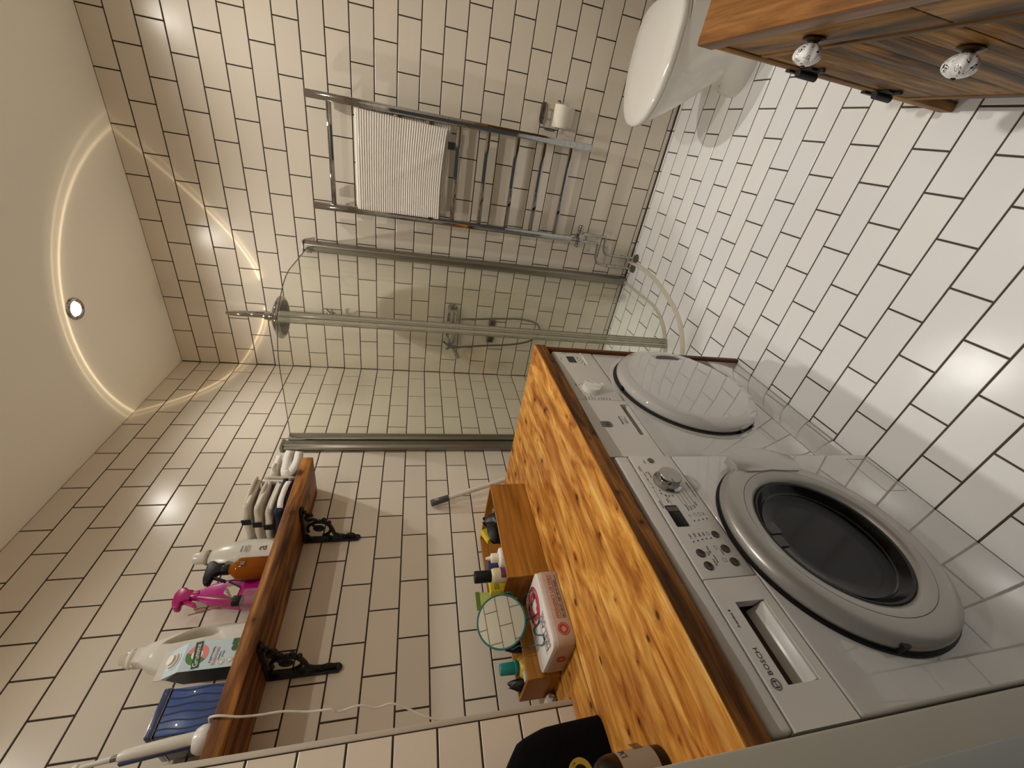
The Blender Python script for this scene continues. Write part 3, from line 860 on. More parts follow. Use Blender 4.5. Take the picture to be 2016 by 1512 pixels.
# rings round each cell: curled vine lines
rp = nt.nodes.new('ShaderNodeValToRGB')
e = rp.color_ramp.elements
W_ = (.80, .80, .79, 1); K_ = (.012, .012, .014, 1)
e[0].position, e[0].color = 0.0, K_
e[1].position, e[1].color = 1.0, W_
for p_, c_ in ((.14, K_), (.18, W_), (.33, W_), (.36, K_), (.43, K_), (.46, W_)):
    q_ = e.new(p_); q_.color = c_
L(vo.outputs['Distance'], rp.inputs['Fac'])
n2 = nt.nodes.new('ShaderNodeTexNoise'); n2.inputs['Scale'].default_value = 70; n2.inputs['Detail'].default_value = 0
L(tc.outputs['Object'], n2.inputs['Vector'])
r2 = nt.nodes.new('ShaderNodeValToRGB'); r2.color_ramp.elements[0].position = .60; r2.color_ramp.elements[1].position = .62
L(n2.outputs['Fac'], r2.inputs['Fac'])
mx = nt.nodes.new('ShaderNodeMix'); mx.data_type = 'RGBA'
L(r2.outputs['Color'], mx.inputs['Factor']); L(rp.outputs['Color'], mx.inputs['A']); mx.inputs['B'].default_value = W_
L(mx.outputs['Result'], b.inputs['Base Color'])
b.inputs['Roughness'].default_value = .08; b.inputs['Coat Weight'].default_value = .6
M['china'] = mt
for a, b_, kn_y in ((-1.8205, -1.4125, -1.616), (-2.2315, -1.8235, -2.027)):
    dw = MB().box(VX + .002, VX + .020, a, b_, .628, .7205, .002).build('drawer', 'vanity_y', vn)
    knob(dw, kn_y, .676)
    dd = MB().box(VX + .014, VX + .022, a, b_, .178, .6105).build('door', 'vanity', vn)
    n = 5
    w = (b_ - a) / n
    far = b_ > -1.5
    for i in range(n):
        y0 = a + i * w + .0006
        s = .018 if far else -.018
        MB().prism([(y0, .178), (y0 + w - .0012, .178), (y0 + w - .0012 , .6105), (y0, .6105)], (VX + .002, 0, 0), (0, 1, 0), (0, 0, 1), .014, .0012).build('plank', 'vanity', dd)
    knob(dd, a + .042, .518)
    hy = b_ + .001 if far else a - .001
    for hz in (.487, .246):
        mb = MB()
        mb.box(VX - .0035, VX + .002, hy - .030, hy + .030, hz - .020, hz + .020, .001, 1)
        mb.box(VX - .006, VX + .001, hy - .048, hy - .030, hz - .004, hz + .004, .001, 1)
        mb.box(VX - .006, VX + .001, hy + .022, hy + .036, hz - .004, hz + .034, .001, 1)
        mb.box(VX - .006, VX + .001, hy + .022, hy + .036, hz - .034, hz - .004, .001, 1)
        mb.cyl((VX - .010, hy, hz - .026), (VX - .010, hy, hz + .026), .008, seg=12)
        mb.build('hinge', 'iron', vn)

# ---------------------------------------------------------------- toilet
tl = thing('toilet', 'white porcelain toilet with its lid down, between cabinet and heated rail', 'toilet', (1.95, -0.43, 0.0))
TYC = -0.432
def ring_pts(xf, xb, hw, z, n=40, hb=None):
    out = []
    for k in range(n):
        a = 2 * math.pi * k / n
        c, s = math.cos(a), math.sin(a)
        xm = xf + (xb - xf) * .58
        if c < 0:
            out.append(Vector((xm + (xm - xf) * c, TYC + hw * (abs(s) ** .9) * (1 if s > 0 else -1), z)))
        else:
            e = .45
            out.append(Vector((xm + (xb - xm) * abs(c) ** e, TYC + (hw - (hw - (hb or hw * .92)) * c) * (abs(s) ** e) * (1 if s > 0 else -1), z)))
    return out
def loft(mb, rings, cap0=True, cap1=True):
    t = bmesh.new()
    R = [[t.verts.new(p) for p in r] for r in rings]
    n = len(R[0])
    for A, B in zip(R, R[1:]):
        for k in range(n): t.faces.new((A[k], A[(k + 1) % n], B[(k + 1) % n], B[k]))
    if cap0: t.faces.new(R[0][::-1])
    if cap1: t.faces.new(R[-1])
    bmesh.ops.recalc_face_normals(t, faces=t.faces)
    return mb.add(t)
mb = MB()
loft(mb, [ring_pts(1.797, 2.20, .100, .0005), ring_pts(1.795, 2.20, .102, .02), ring_pts(1.803, 2.20, .102, .06), ring_pts(1.826, 2.20, .100, .095), ring_pts(1.835, 2.20, .103, .115),
          ring_pts(1.808, 2.2, .112, .15), ring_pts(1.752, 2.2, .128, .22), ring_pts(1.700, 2.2, .145, .29), ring_pts(1.660, 2.2, .160, .35), ring_pts(1.636, 2.2, .172, .395), ring_pts(1.634, 2.2, .174, .408)])
mb.build('bowl', 'porcelain', tl, ang=60)
mb = MB(); loft(mb, [ring_pts(1.624, 2.06, .182, .411), ring_pts(1.621, 2.063, .185, .416), ring_pts(1.623, 2.06, .183, .424)]); mb.build('seat', 'porcelain', tl, ang=60)
mb = MB(); loft(mb, [ring_pts(1.620, 2.055, .188, .4265), ring_pts(1.613, 2.06, .194, .432), ring_pts(1.613, 2.06, .194, .442), ring_pts(1.617, 2.056, .190, .449), ring_pts(1.628, 2.048, .180, .4525), ring_pts(1.70, 2.00, .12, .4535)]); mb.build('lid', 'porcelain', tl, ang=60)
MB().box(2.075, RX - .004, TYC - .185, TYC + .185, .41, .80, .03, 4).build('tank', 'porcelain', tl)
MB().box(2.07, RX - .003, TYC - .19, TYC + .19, .801, .83, .012, 3).build('tank_lid', 'porcelain', tl)
MB().cyl((2.16, TYC, .829), (2.16, TYC, .838), .02).build('flush_button', 'chrome', tl)

# ---------------------------------------------------------------- heated towel rail
tr = thing('heated_towel_rail', 'chrome ladder towel rail with square uprights on the tiled wall', 'towel rail', (1.26, 0.0, 0.478))
RYc = -0.088
for x in (1.0265, 1.4995):
    MB().box(x - .0165, x + .0165, RYc - .0165, RYc + .0165, .478, 1.886, .0025).build('upright', 'chrome', tr)
    for z in (.62, 1.74):
        MB().cyl((x, 0.0, z), (x, RYc + .017, z), .009, seg=14).build('wall_mount', 'chrome', tr)
BARS = [1.786, 1.640, 1.488, 1.336, 1.1855, 1.036, .882, .736, .588]
for z in BARS:
    MB().box(1.0275 + .0155, 1.4985 - .0155, RYc - .011, RYc + .006, z - .011, z + .011, .002).build('bar', 'chrome', tr)
mb = MB()
mb.cyl((1.0265, RYc, .478), (1.0265, RYc, .445), .011)
mb.cyl((.985, RYc + .01, .425), (1.106, RYc + .01, .425), .0135, bev=.003)
mb.cyl((1.073, RYc + .01, .425), (1.106, RYc + .01, .425), .017, bev=.003)
mb.cyl((.982, RYc + .01, .425), (1.0, RYc + .01, .425), .0165, bev=.003)
mb.box(1.012, 1.06, RYc - .005, RYc + .025, .398, .446, .006)
mb.cyl((1.0575, RYc + .02, .40), (1.0575, RYc + .02, .365), .011, seg=8); mb.cyl((1.0165, RYc + .02, .40), (1.0165, RYc + .02, .365), .011, seg=8)
mb.build('valve', 'chrome', tr)
py = RYc + .02
for pts in ([(1.0575, py, .37), (1.058, py, .262), (1.050, py, .248), (1.0, py, .243), (.972, py, .232), (.957, py, .205), (.955, py, .16)],
            [(1.0165, py, .37), (1.017, py, .300), (1.010, py, .288), (.945, py, .283), (.908, py, .268), (.893, py, .235), (.890, py, .18)]):
    MB().tube(pts, .0075, 10, smooth=5).build('supply_pipe', 'chrome', tr)
    x = pts[-1][0]; z = pts[-1][2]
    mb = MB(); mb.cyl((x, py, z + .012), (x, py, z - .005), .0115, seg=8); mb.cyl((x, py, z - .005), (x, py, z - .045), .0095); mb.cyl((x, py, z - .045), (x, py, z - .058), .012, seg=8)
    mb.cyl((x, py, z - .058), (x, py, .012), .0085)
    mb.build('compression_joint', 'chrome', tr)
    MB().cyl((x, py, .0005), (x, py, .016), .027, .021).build('floor_collar', pbr('sealant', '#5e564b', .8), tr)

# towel over the second bar
tw = thing('bath_towel', 'white ribbed towel hanging folded over the chrome rail', 'towel', (1.26, RYc, 1.24))
def towel(u, v):
    # v runs down the front, over the bar and down the back
    x = 1.038 + .441 * u
    front, back, top = .405, .435, .05
    s = v * (front + back + top)
    wob = .004 * math.sin(u * 9 + 1.0) * min(1, max(0, (front - s) / front)) + .006 * math.sin(u * 4.2 + 2.2 + s * 5) * max(0, (front - s) / front)
    rib = .0034 * math.sin(2 * math.pi * s / .0112)
    yb = RYc - .0025
    if s < front:
        z = 1.655 - (front - s)
        y = yb - .019 - wob * .8 - rib - .004 * (front - s) - .006 * math.exp(-((u - .15 - (front - s) * 1.55) / .06) ** 2) * ((front - s) / front) - .004 * math.exp(-((u - .72 + (front - s) * .35) / .05) ** 2)
        x += (front - s) * .045 * (.55 - u) - .006 * (front - s) / front
        z -= .018 * (u - .5) * (front - s) / front
        z += .010 * math.sin(u * 3.0) * (front - s) / front
    elif s < front + top:
        a = math.pi * (s - front) / top
        z = 1.655 + (.0155 + rib) * math.sin(a)
        y = yb - (.019 + rib) * math.cos(a)
    else:
        d = s - front - top
        z = 1.655 - d
        y = yb + .019 + rib * .8 + .004 * math.sin(u * 6) * d
        x += .012 * d / back
    return Vector((x, y, z))
MB().grid(towel, 44, 480).build('terry', 'cloth', tw, ang=80, solid=.003)
MB().box(1.378, 1.412, RYc - .0320, RYc - .0290, 1.200, 1.236, .001, 1).build('hanging_tag', 'tag', tw)
MB().box(1.033, 1.0455, RYc - .0345, RYc - .031, 1.288, 1.312).build('care_tag', 'tag', tw)

# ---------------------------------------------------------------- toilet-roll holder and roll
th = thing('toilet_roll_holder', 'small steel wire toilet-roll holder on an oval wall plate', 'roll holder', (1.61, 0.0, .69))
mb = MB()
mb.prism([(-.031 + .0175 * math.cos(a), .0175 * math.sin(a)) for a in [math.pi / 2 + k * math.pi / 12 for k in range(13)]] + [(.031 + .0175 * math.cos(a), .0175 * math.sin(a)) for a in [-math.pi / 2 + k * math.pi / 12 for k in range(13)]], (1.613, -.0045, .752), (1, 0, 0), (0, 0, 1), -.0042, .001)
mb.build('wall_plate', 'steel', th)
for x in (1.592, 1.634): MB().cyl((x, -.004, .750), (x, -.036, .748), .005).build('stud', 'steel', th)
MB().tube([(1.640, -.037, .748), (1.60, -.037, .748), (1.560, -.037, .748), (1.5465, -.038, .742), (1.5425, -.040, .725), (1.5425, -.047, .70), (1.546, -.048, .688), (1.556, -.048, .684), (1.60, -.048, .684), (1.668, -.048, .684), (1.673, -.048, .690), (1.675, -.048, .698)], .0035, 8, smooth=4).build('wire_arm', 'steel', th)
tp = thing('toilet_roll', 'white toilet paper roll on the wire holder', 'toilet roll', (1.61, -.048, .68))
mb = MB().lathe([(.019, 0), (.036, 0), (.037, .002), (.037, .098), (.036, .100), (.019, .100), (.019, 0)], (1.561, -.048, .671), (1, 0, 0), 36)
mb.build('paper', 'paper', tp, ang=50)
MB().grid(lambda u, v: Vector((1.5625 + .097 * u, -.048 + .0368 * (1 - v) ** .5 if v < .3 else -.048 + .0368 * .837 - .004 * math.sin(6 * v), .671 - .0075 - .073 * v)), 6, 14).build('loose_sheet', 'paper', tp, solid=.0006)
MB().lathe([(.0185, .0005), (.0185, .0975), (.0175, .0975), (.0175, .0005), (.0185, .0005)], (1.562, -.048, .671), (1, 0, 0), 24).build('core', 'card', tp)
# ---------------------------------------------------------------- shower enclosure
se = thing('shower_enclosure', 'quarter-round glass shower enclosure with grey aluminium wall profiles in the corner', 'shower cabin', (0.4, -0.4, 0.0))
AC, AR = (0.44, -0.40), 0.35
def encl(a0, a1, n=18, off=0.0):
    """plan path along the glass; a in metres measured from the back wall"""
    L1, L2 = 0.40, AR * math.pi / 2
    tot = L1 + L2 + 0.44
    out = []
    for k in range(n + 1):
        s = a0 + (a1 - a0) * k / n
        if s < L1: p = (AC[0] + AR + off, -s)
        elif s < L1 + L2:
            t = (s - L1) / AR
            p = (AC[0] + (AR + off) * math.cos(t), AC[1] - (AR + off) * math.sin(t))
        else: p = (AC[0] - (s - L1 - L2), AC[1] - AR - off)
        out.append(Vector((p[0], p[1], 0)))
    return out
SM = 0.40 + AR * math.radians(51)       # where the two doors meet
ST = 0.40 + AR * math.pi / 2 + 0.44
pr4 = lambda t, z0, z1: [(-t / 2, z0), (t / 2, z0), (t / 2, z1), (-t / 2, z1)]
for a, b in ((0.03, SM - .016), (SM + .016, ST - .035)):
    MB().strip(encl(a, b, 26), pr4(.005, .022, 1.944)).build('glass_pane', 'glass', se, ang=30)
    MB().strip(encl(a, b, 26), pr4(.008, .004, .0215)).build('bottom_seal', pbr('seal_white', '#d8d4c4', 0.3), se, ang=30)
    MB().strip(encl(a, b, 26), pr4(.0056, 1.9442, 1.9462)).build('glass_edge', pbr('glass_edge_dark', '#3d3f38', 0.3), se, ang=30)
for s in (SM - .013, SM + .013):
    p = encl(s, s, 1)[0]
    q = encl(s + .01, s + .01, 1)[0] - p
    rot = Matrix.Translation(p) @ Matrix.Rotation(math.atan2(q.y, q.x), 4, 'Z')
    mb = MB().box(-.012, .012, -.006, .006, .006, 1.944, .0025, 2, rot)
    mb.box(-.004, .004, -.011, -.005, .006, 1.94, .001, 1, rot); mb.box(-.004, .004, .005, .011, .006, 1.94, .001, 1, rot)
    mb.build('magnet_seal', 'seal', se)
for s in (SM - .0245, SM, SM + .0245):
    p = encl(s, s, 1)[0]; q = encl(s + .01, s + .01, 1)[0] - p
    rot = Matrix.Translation(p) @ Matrix.Rotation(math.atan2(q.y, q.x), 4, 'Z')
    MB().box(-.0011, .0011, -.0065, .0065, .006, 1.944, mtx=rot).build('seal_edge', pbr('seal_dark', '#77705e', 0.4), se)
mb = MB()
mb.prism([(-.026, 0), (.026, 0), (.027, .012), (.019, .034), (.012, .040), (-.014, .040), (-.026, .03)], (0.79, -.0005, .004), (1, 0, 0), (0, -1, 0), -1.968, .002)
mb.build('wall_profile', 'alu', se)
mb = MB(); mb.box(.762, .784, -.052, -.038, 1.925, 1.953, .003); mb.box(.758, .822, -.043, -.0, 1.966, 1.974, .003); mb.build('profile_cap', 'alu', se)
mb = MB()
mb.prism([(0, -.816), (0, -.764), (.030, -.764), (.034, -.772), (.034, -.802), (.022, -.816)], (0.0005, 0, .004), (1, 0, 0), (0, 1, 0), 1.962, .002)
mb.build('wall_profile', 'alu', se)
mb = MB()
mb.prism([(0, -.7625), (0, -.700), (.020, -.700), (.024, -.712), (.040, -.718), (.046, -.730), (.046, -.750), (.038, -.7625)], (0.0005, 0, .004), (1, 0, 0), (0, 1, 0), 1.950, .0015)
mb.build('frame_profile', 'alu', se)
mb = MB(); mb.box(.001, .034, -.82, -.758, 1.966, 1.982, .004); mb.build('profile_cap', 'alu', se)

# low curved barrier on the floor in front of it
fb = MB()
pth = [Vector(p) for p in [(.913, -.002, 0), (.924, -.12, 0), (.925, -.222, 0), (.916, -.34, 0), (.898, -.444, 0), (.862, -.585, 0), (.818, -.69, 0), (.763, -.762, 0), (.70, -.816, 0), (.60, -.868, 0), (.47, -.900, 0), (.30, -.912, 0), (.15, -.914, 0), (.002, -.915, 0)]]
fb.strip(spline(pth, 6), [(-.0125, .0003), (.0125, .0003), (.012, .006), (.005, .017), (-.005, .017), (-.012, .006)])
fb = fb.build('floor_barrier', pbr('barrier_rubber', '#d9d2c4', 0.4), ang=30)
tag(fb, 'cream curved water barrier strip lying on the floor outside the shower', 'water barrier')

# ---------------------------------------------------------------- shower column
sc = thing('shower_column', 'chrome overhead shower column with round rain head, curved arm and mixer tap', 'shower', (0.385, -0.0, 1.12))
rx, ry = .385, -.052
pts = [(rx, ry, 1.14), (rx, ry, 1.6), (rx, ry, 2.05), (rx + .002, ry - .004, 2.16), (rx + .018, ry - .05, 2.262), (rx + .055, ry - .14, 2.318), (rx + .094, ry - .235, 2.300), (rx + .116, ry - .287, 2.22), (rx + .12, ry - .298, 2.10)]
MB().tube(pts, .0105, 14, smooth=6).build('riser_pipe', 'chrome', sc)
HX, HY = .505, -.35
mb = MB().lathe([(0, 2.016), (.100, 2.016), (.107, 2.020), (.110, 2.028), (.108, 2.037), (.095, 2.046), (.070, 2.058), (.040, 2.070), (.024, 2.078), (.020, 2.084), (.018, 2.105), (.014, 2.112), (0, 2.112)], (HX, HY, 0), seg=64)
hd = mb.build('rain_head', 'chrome', sc, ang=35)
mb = MB()
for ring_r in (.02, .04, .06, .08):
    for k in range(int(ring_r * 400)):
        a = 2 * math.pi * k / int(ring_r * 400)
        mb.cyl((HX + ring_r * math.cos(a), HY + ring_r * math.sin(a), 2.0165), (HX + ring_r * math.cos(a), HY + ring_r * math.sin(a), 2.0135), .0022, .0016, seg=6)
mb.lathe([(.0, 2.0155), (.092, 2.0155), (.092, 2.0162)], (HX, HY, 0), seg=48)
nz = mb.build('nozzle_plate', pbr('nozzle_grey', '#4d4c4a', 0.4, 0.5), hd); nz['kind'] = 'stuff'
mb = MB(); mb.cyl((rx, -.001, 1.86), (rx, ry, 1.86), .009); mb.cyl((rx, ry, 1.845), (rx, ry, 1.875), .016, bev=.002); mb.cyl((rx, -.001, 1.86), (rx, -.006, 1.86), .02)
mb.build('wall_bracket', 'chrome', sc)
mb = MB(); mb.cyl((rx + .008, ry, 1.845), (rx + .034, ry - .012, 1.852), .011); mb.tube([(rx + .034, ry - .004, 1.852), (rx + .052, ry - .010, 1.866), (rx + .064, ry - .02, 1.868)], .0042, 8); mb.tube([(rx + .034, ry - .02, 1.848), (rx + .052, ry - .026, 1.838), (rx + .064, ry - .034, 1.836)], .0042, 8)
mb.build('handset_holder', 'chrome', sc)
mb = MB()
mb.prism([(.056 + .030 * math.cos(a), .030 * math.sin(a)) for a in [-math.pi / 2 + k * math.pi / 10 for k in range(11)]] + [(-.056 + .030 * math.cos(a), .030 * math.sin(a)) for a in [math.pi / 2 + k * math.pi / 10 for k in range(11)]], (.437, -.0105, 1.126), (1, 0, 0), (0, 0, 1), -.010, .0025)
mb.build('back_plate', 'chrome', sc)
mb = MB()
mb.cyl((.272, -.056, 1.122), (.470, -.056, 1.122), .021, bev=.004)
mb.cyl((.470, -.056, 1.122), (.500, -.056, 1.122), .025, .022, bev=.004)
mb.cyl((.300, -.001, 1.122), (.300, -.056, 1.122), .017); mb.cyl((.450, -.010, 1.122), (.450, -.056, 1.122), .017); mb.cyl((.300, -.001, 1.122), (.300, -.007, 1.122), .032)
mb.cyl((.385, -.053, 1.128), (.385, -.053, 1.165), .016, bev=.003)
mb.build('mixer_body', 'chrome', sc)
mb = MB(); mb.cyl((.272, -.056, 1.122), (.240, -.058, 1.120), .024, .021, bev=.005)
for k in range(4):
    a = k * math.pi / 2 + .6
    mb.cyl((.236, -.058, 1.119), (.232, -.058 + .033 * math.cos(a), 1.119 + .033 * math.sin(a)), .0065, .0085, seg=10)
    mb.sph((.232, -.058 + .035 * math.cos(a), 1.119 + .035 * math.sin(a)), .010, 10, 8)
mb.build('cross_handle', 'chrome', sc)
mb = MB(); mb.cyl((.235, -.08, 1.105), (.212, -.12, 1.082), .010, .014); mb.sph((.205, -.125, 1.076), .020, 14, 10, (1, .8, .8)); mb.build('handset', 'chrome', sc)
MB().tube([(.432, -.06, 1.105), (.445, -.063, 1.06), (.452, -.06, .96), (.462, -.05, .82), (.468, -.045, .68), (.450, -.04, .575), (.405, -.035, .528), (.345, -.035, .54), (.302, -.04, .60), (.277, -.05, .72), (.264, -.06, .88), (.252, -.07, 1.02), (.245, -.075, 1.09), (.262, -.08, 1.14), (.285, -.08, 1.175)], .0065, 10, smooth=7).build('hose', 'steel', sc)
for i, x in enumerate((.408, .288)):
    hk = thing('wall_hook', ['squat chrome wall clip below the shower mixer, the one nearer the towel rail', 'squat chrome wall clip below the shower mixer, the one nearer the room corner'][i], 'wall clip', (x, 0, .855), 'chrome clips below the mixer')
    MB().box(x - .023, x + .023, -.014, -.0004, .832, .878, .004).build('base', 'steel', hk)
    MB().box(x - .019, x + .012, -.0185, -.0135, .838, .872, .003).build('inset', pbr('clip_brown', '#3a1d12', 0.35), hk)
    mb = MB(); mb.box(x + .010, x + .018, -.032, -.013, .833, .840, .001); mb.box(x + .010, x + .018, -.032, -.013, .870, .877, .001); mb.build('prongs', 'chrome', hk)

# ---------------------------------------------------------------- ceiling lamps
for i, (lx, ly) in enumerate(LAMPS):
    cl = thing('downlight', ['round ceiling downlight shining above the shower corner', 'round ceiling downlight above the toilet', 'round ceiling downlight above the cabinet', 'round ceiling downlight above the worktop by the door'][i], 'ceiling light', (lx, ly, CEIL), 'ceiling downlights')
    MB().lathe([(.028, 0), (.028, -.004), (.034, -.0085), (.043, -.0065), (.046, 0)], (lx, ly, CEIL - .0004), seg=36).build('trim_ring', 'chrome', cl)
    MB().lathe([(.0275, 0.0), (.026, -.006), (.018, -.0095), (0, -.0105)], (lx, ly, CEIL - .0006), seg=28).build('lens', 'bulb', cl)

# ---------------------------------------------------------------- mop handle leaning behind the worktop
A, B = Vector((.022, -1.189, 1.262)), Vector((.29, -.955, .012))
dirv = (A - B).normalized()
mp = thing('mop', 'white mop pole with dark grey grip leaning on the tiles behind the worktop', 'mop', (B.x, B.y, 0.0))
MB().cyl(B + dirv * .03, A - dirv * .075, .0115, seg=18).build('pole', pbr('pole_white', '#c9c4bd', 0.35), mp)
mb = MB().cyl(A - dirv * .085, A, .0145, .0155, seg=18, bev=.004)
mb.build('grip', pbr('grip_grey', '#46484a', 0.5), mp)
pp = A - dirv * .028 + Vector((.0150, 0, 0))
MB().sph(pp, .006, 10, 8, (.35, 1.0, 2.0)).build('hang_hole', 'silver', mp)
MB().box(B.x - .05, B.x + .05, B.y - .04, B.y + .04, .0005, .03, .008).build('mop_head', pbr('mop_grey', '#6e7274', 0.9), mp)

# ---------------------------------------------------------------- wall shelf
SZ0, SZ1, SXF = 1.760, 1.803, .2155
sh = thing('wall_shelf', 'thick stained timber wall shelf on black scrolled iron brackets, loaded with bottles', 'shelf', (0.0, -1.58, SZ0))
MB().box(.0008, SXF, -2.0715, -1.0855, SZ0, SZ1, .003, 2).build('board', 'shelfwood', sh)
def bracket(yc):
    """scrolled cast-iron bracket in the plane y = yc"""
    mb = MB()
    hw = .0075
    P = lambda x, z: (x, yc, SZ0 - .0006 - z)
    mb.box(.0008, .009, yc - .014, yc + .014, SZ0 - .203, SZ0 - .0008, .002)
    mb.box(.0008, .188, yc - .014, yc + .014, SZ0 - .009, SZ0 - .0008, .002)
    mb.sph(P(.008, .200), .011, 12, 8, (.8, 1, 1)); mb.sph(P(.186, .008), .009, 12, 8)
    def scroll(pts, r=.0062):
        mb.tube([P(*p) for p in pts], r, 8, smooth=6)
    # big leaf scroll in the angle
    def spiral(cx, cz, r0, r1, a0, a1, n=12):
        return [(cx + (r0 + (r1 - r0) * k / n) * math.cos(a0 + (a1 - a0) * k / n), cz + (r0 + (r1 - r0) * k / n) * math.sin(a0 + (a1 - a0) * k / n)) for k in range(n + 1)]
    scroll(spiral(.068, .060, .043, .040, -1.9, 2.9, 16), .0062)
    mb.sph(P(.073, .058), .0195, 14, 10, (1, .35, 1.1)); scroll([(.073, .058), (.090, .040), (.100, .036)], .005)
    scroll([(.118, .060), (.100, .092), (.062, .108), (.040, .112), (.026, .128), (.022, .146), (.010, .150)], .0068)
    scroll([(.008, .190), (.022, .186), (.030, .172), (.024, .160), (.014, .163)], .006)
    mb.sph(P(.019, .172), .0105, 12, 8, (1, .6, 1)); mb.sph(P(.016, .152), .008, 10, 8)
    scroll([(.118, .055), (.128, .040), (.120, .028), (.132, .018), (.150, .022), (.156, .034), (.146, .040)], .006)
    mb.sph(P(.150, .028), .010, 12, 8, (1, .6, 1)); mb.sph(P(.124, .080), .009, 10, 8, (1, .7, 1)); mb.sph(P(.106, .098), .008, 10, 8)
    scroll([(.010, .030), (.022, .020), (.036, .012)], .0055); scroll([(.008, .100), (.020, .094), (.028, .084)], .0055)
    mb.sph(P(.168, .016), .0085, 10, 8)
    mb.build('bracket', 'iron', sh, label='black scrolled iron bracket')
bracket(-1.338); bracket(-1.8165)

# ---------------------------------------------------------------- things on the shelf
def fold(x0, x1, yn, yf, z0, th, layers, mat, parent, name, slump=0.0, seed=0, gap=.30):
    """folded cloth: layers stacked, closed folds towards yn (near), rounded, drooping towards x1"""
    rnd = random.Random(seed)
    ph = [rnd.uniform(0, 6) for _ in range(6)]
    t = th / layers
    path = []
    for i in range(layers):
        zc = z0 + t * (i + .5)
        a, b = (yf, yn) if i % 2 == 0 else (yn, yf)
        for k in range(7):
            s = k / 6
            path.append((a + (b - a) * s, zc + .05 * t * math.sin(5 * s + ph[i % 6])))
        if i < layers - 1:
            e = b
            sg = -1 if e == yn else 1
            for k in range(1, 5):
                aa = math.pi * k / 5
                path.append((e + sg * t * .48 * math.sin(aa), zc + t * .5 - t * .5 * math.cos(aa)))
    n = len(path)
    def fn(u, v):
        i = u * (n - 1); k = min(int(i), n - 2); f = i - k
        y = path[k][0] + (path[k + 1][0] - path[k][0]) * f
        z = path[k][1] + (path[k + 1][1] - path[k][1]) * f
        x = x0 + (x1 - x0) * v
        hgt = (z - z0) / th
        z += .0025 * math.sin(9 * v + ph[0] + 4 * u) - slump * (max(0, (v - .55)) ** 2) * hgt * 4
        y += .003 * math.sin(7 * v + ph[1] + 11 * u) + slump * .5 * hgt * v
        x += .004 * math.sin(6 * u * layers + ph[2]) * (1 if v > .5 else 0) + .006 * hgt * math.sin(3 * u + ph[3]) * (v > .8)
        return Vector((x, y, z))
    return MB().grid(fn, (n - 1) * 2, 14).build(name, mat, parent, ang=80, solid=t * .82)

tz = SZ1 + .0045
for i in range(3):
    z0 = [1.853, 1.894, 1.935][i]
    o = thing('folded_towel', ['lowest of three tagged white folded towels, directly on the navy cloth on the shelf', 'middle of three white folded towels with black tags stacked on the shelf', 'topmost of three white folded towels with black tags stacked on the shelf'][i], 'towel', (.11, -1.22, z0), 'white towels stacked on the shelf')
    yn = [-1.338, -1.325, -1.312][i]
    fold(.012, .196, yn, yn + .125, z0 + .002, .034, 2, 'cloth2', o, 'terry', .030, 11 + i)
    MB().box(.096, .124, yn - .0158, yn - .0128, z0 + .002, z0 + .034, .001, 1).build('hanging_tag', 'tag', o)
o = thing('folded_cloth', 'navy patterned folded cloth underneath the stacked white towels on the shelf', 'cloth', (.11, -1.26, SZ1))
fold(.015, .205, -1.352, -1.205, tz - .001, .040, 2, 'navy', o, 'fabric', .006, 3)
MB().grid(lambda u, v: Vector((.207 + .003 * math.sin(9 * u), -1.345 + .13 * u, tz + .004 + .008 * math.sin(3.1 * u) + .020 * v)), 14, 2).build('white_hem', 'cloth', o, solid=.003, label='white hem')
for i, (nm, lb, yn, yf, z0, th, ly, sd, x0, x1) in enumerate([
        ('rolled_towel', 'plump cream folded towel on the far end of the shelf', -1.138, -1.035, tz, .078, 2, 21, .020, .205),
        ('rolled_towel', 'soft white doubled towel in front of the cream one at the shelf end', -1.134, -1.055, tz + .082, .030, 2, 22, .05, .195)]):
    o = thing(nm, lb, 'towel', ((x0 + x1) / 2, (yn + yf) / 2, z0 - .004))
    fold(x0, x1, yn, yf, z0, th, ly, 'cloth', o, 'terry', .012, sd)
o = thing('folded_napkin', 'thin cream cloth folded upright between the shelf towels', 'cloth', (.12, -1.18, SZ1))
def ribbon(u, v):
    s = u * 5.5
    y = -1.185 + .008 * math.sin(s * 2.1) * (.4 + .6 * v)
    x = .03 + .165 * u
    return Vector((x, y - .01 * (1 - v), SZ1 + .003 + (.128 + .012 * math.sin(4 * u)) * v))
MB().grid(ribbon, 40, 8).build('fabric', 'cloth', o, ang=80, solid=.006)
MB().grid(lambda u, v: ribbon(u, v) + Vector((.004, .013 + .003 * math.sin(9 * u), -.006 * v)), 40, 8).build('fabric', 'cloth2', o, ang=80, solid=.006)

# white detergent bottle
bx, by = .088, -1.452
o = thing('detergent_bottle', 'white bottle with clear cap and leaf mark, behind the amber spray', 'bottle', (bx, by, SZ1))
MB().lathe([(.0, .0006), (.90, .0006), (1.0, .006), (1.0, .10), (.97, .145), (.80, .185), (.56, .212), (.40, .226), (.37, .232), (.0, .232)], (bx, by, SZ1), seg=40, sx=.042, sy=.058).build('body', pbr('bottle_white', '#c6c2b4', 0.3), o)
MB().lathe([(.024, .228), (.0255, .230), (.0255, .236), (.023, .238)], (bx, by, SZ1), seg=28).build('neck_ring', pbr('neck_cream', '#b0a890', 0.4), o)
MB().lathe([(.020, .2385), (.021, .244), (.020, .268), (.017, .274), (0, .275)], (bx, by, SZ1), seg=24).build('cap', pbr('cap_milky', '#cfcabd', 0.3), o)
lab = MB().grid(lambda u, v: Vector((bx + .0428 * math.cos((u - .5) * 1.9), by + .0590 * math.sin((u - .5) * 1.9), SZ1 + .004 + .125 * v)), 14, 2).build('label', pbr('label_white', '#cbc7bd', 0.5), o)
mb = MB()
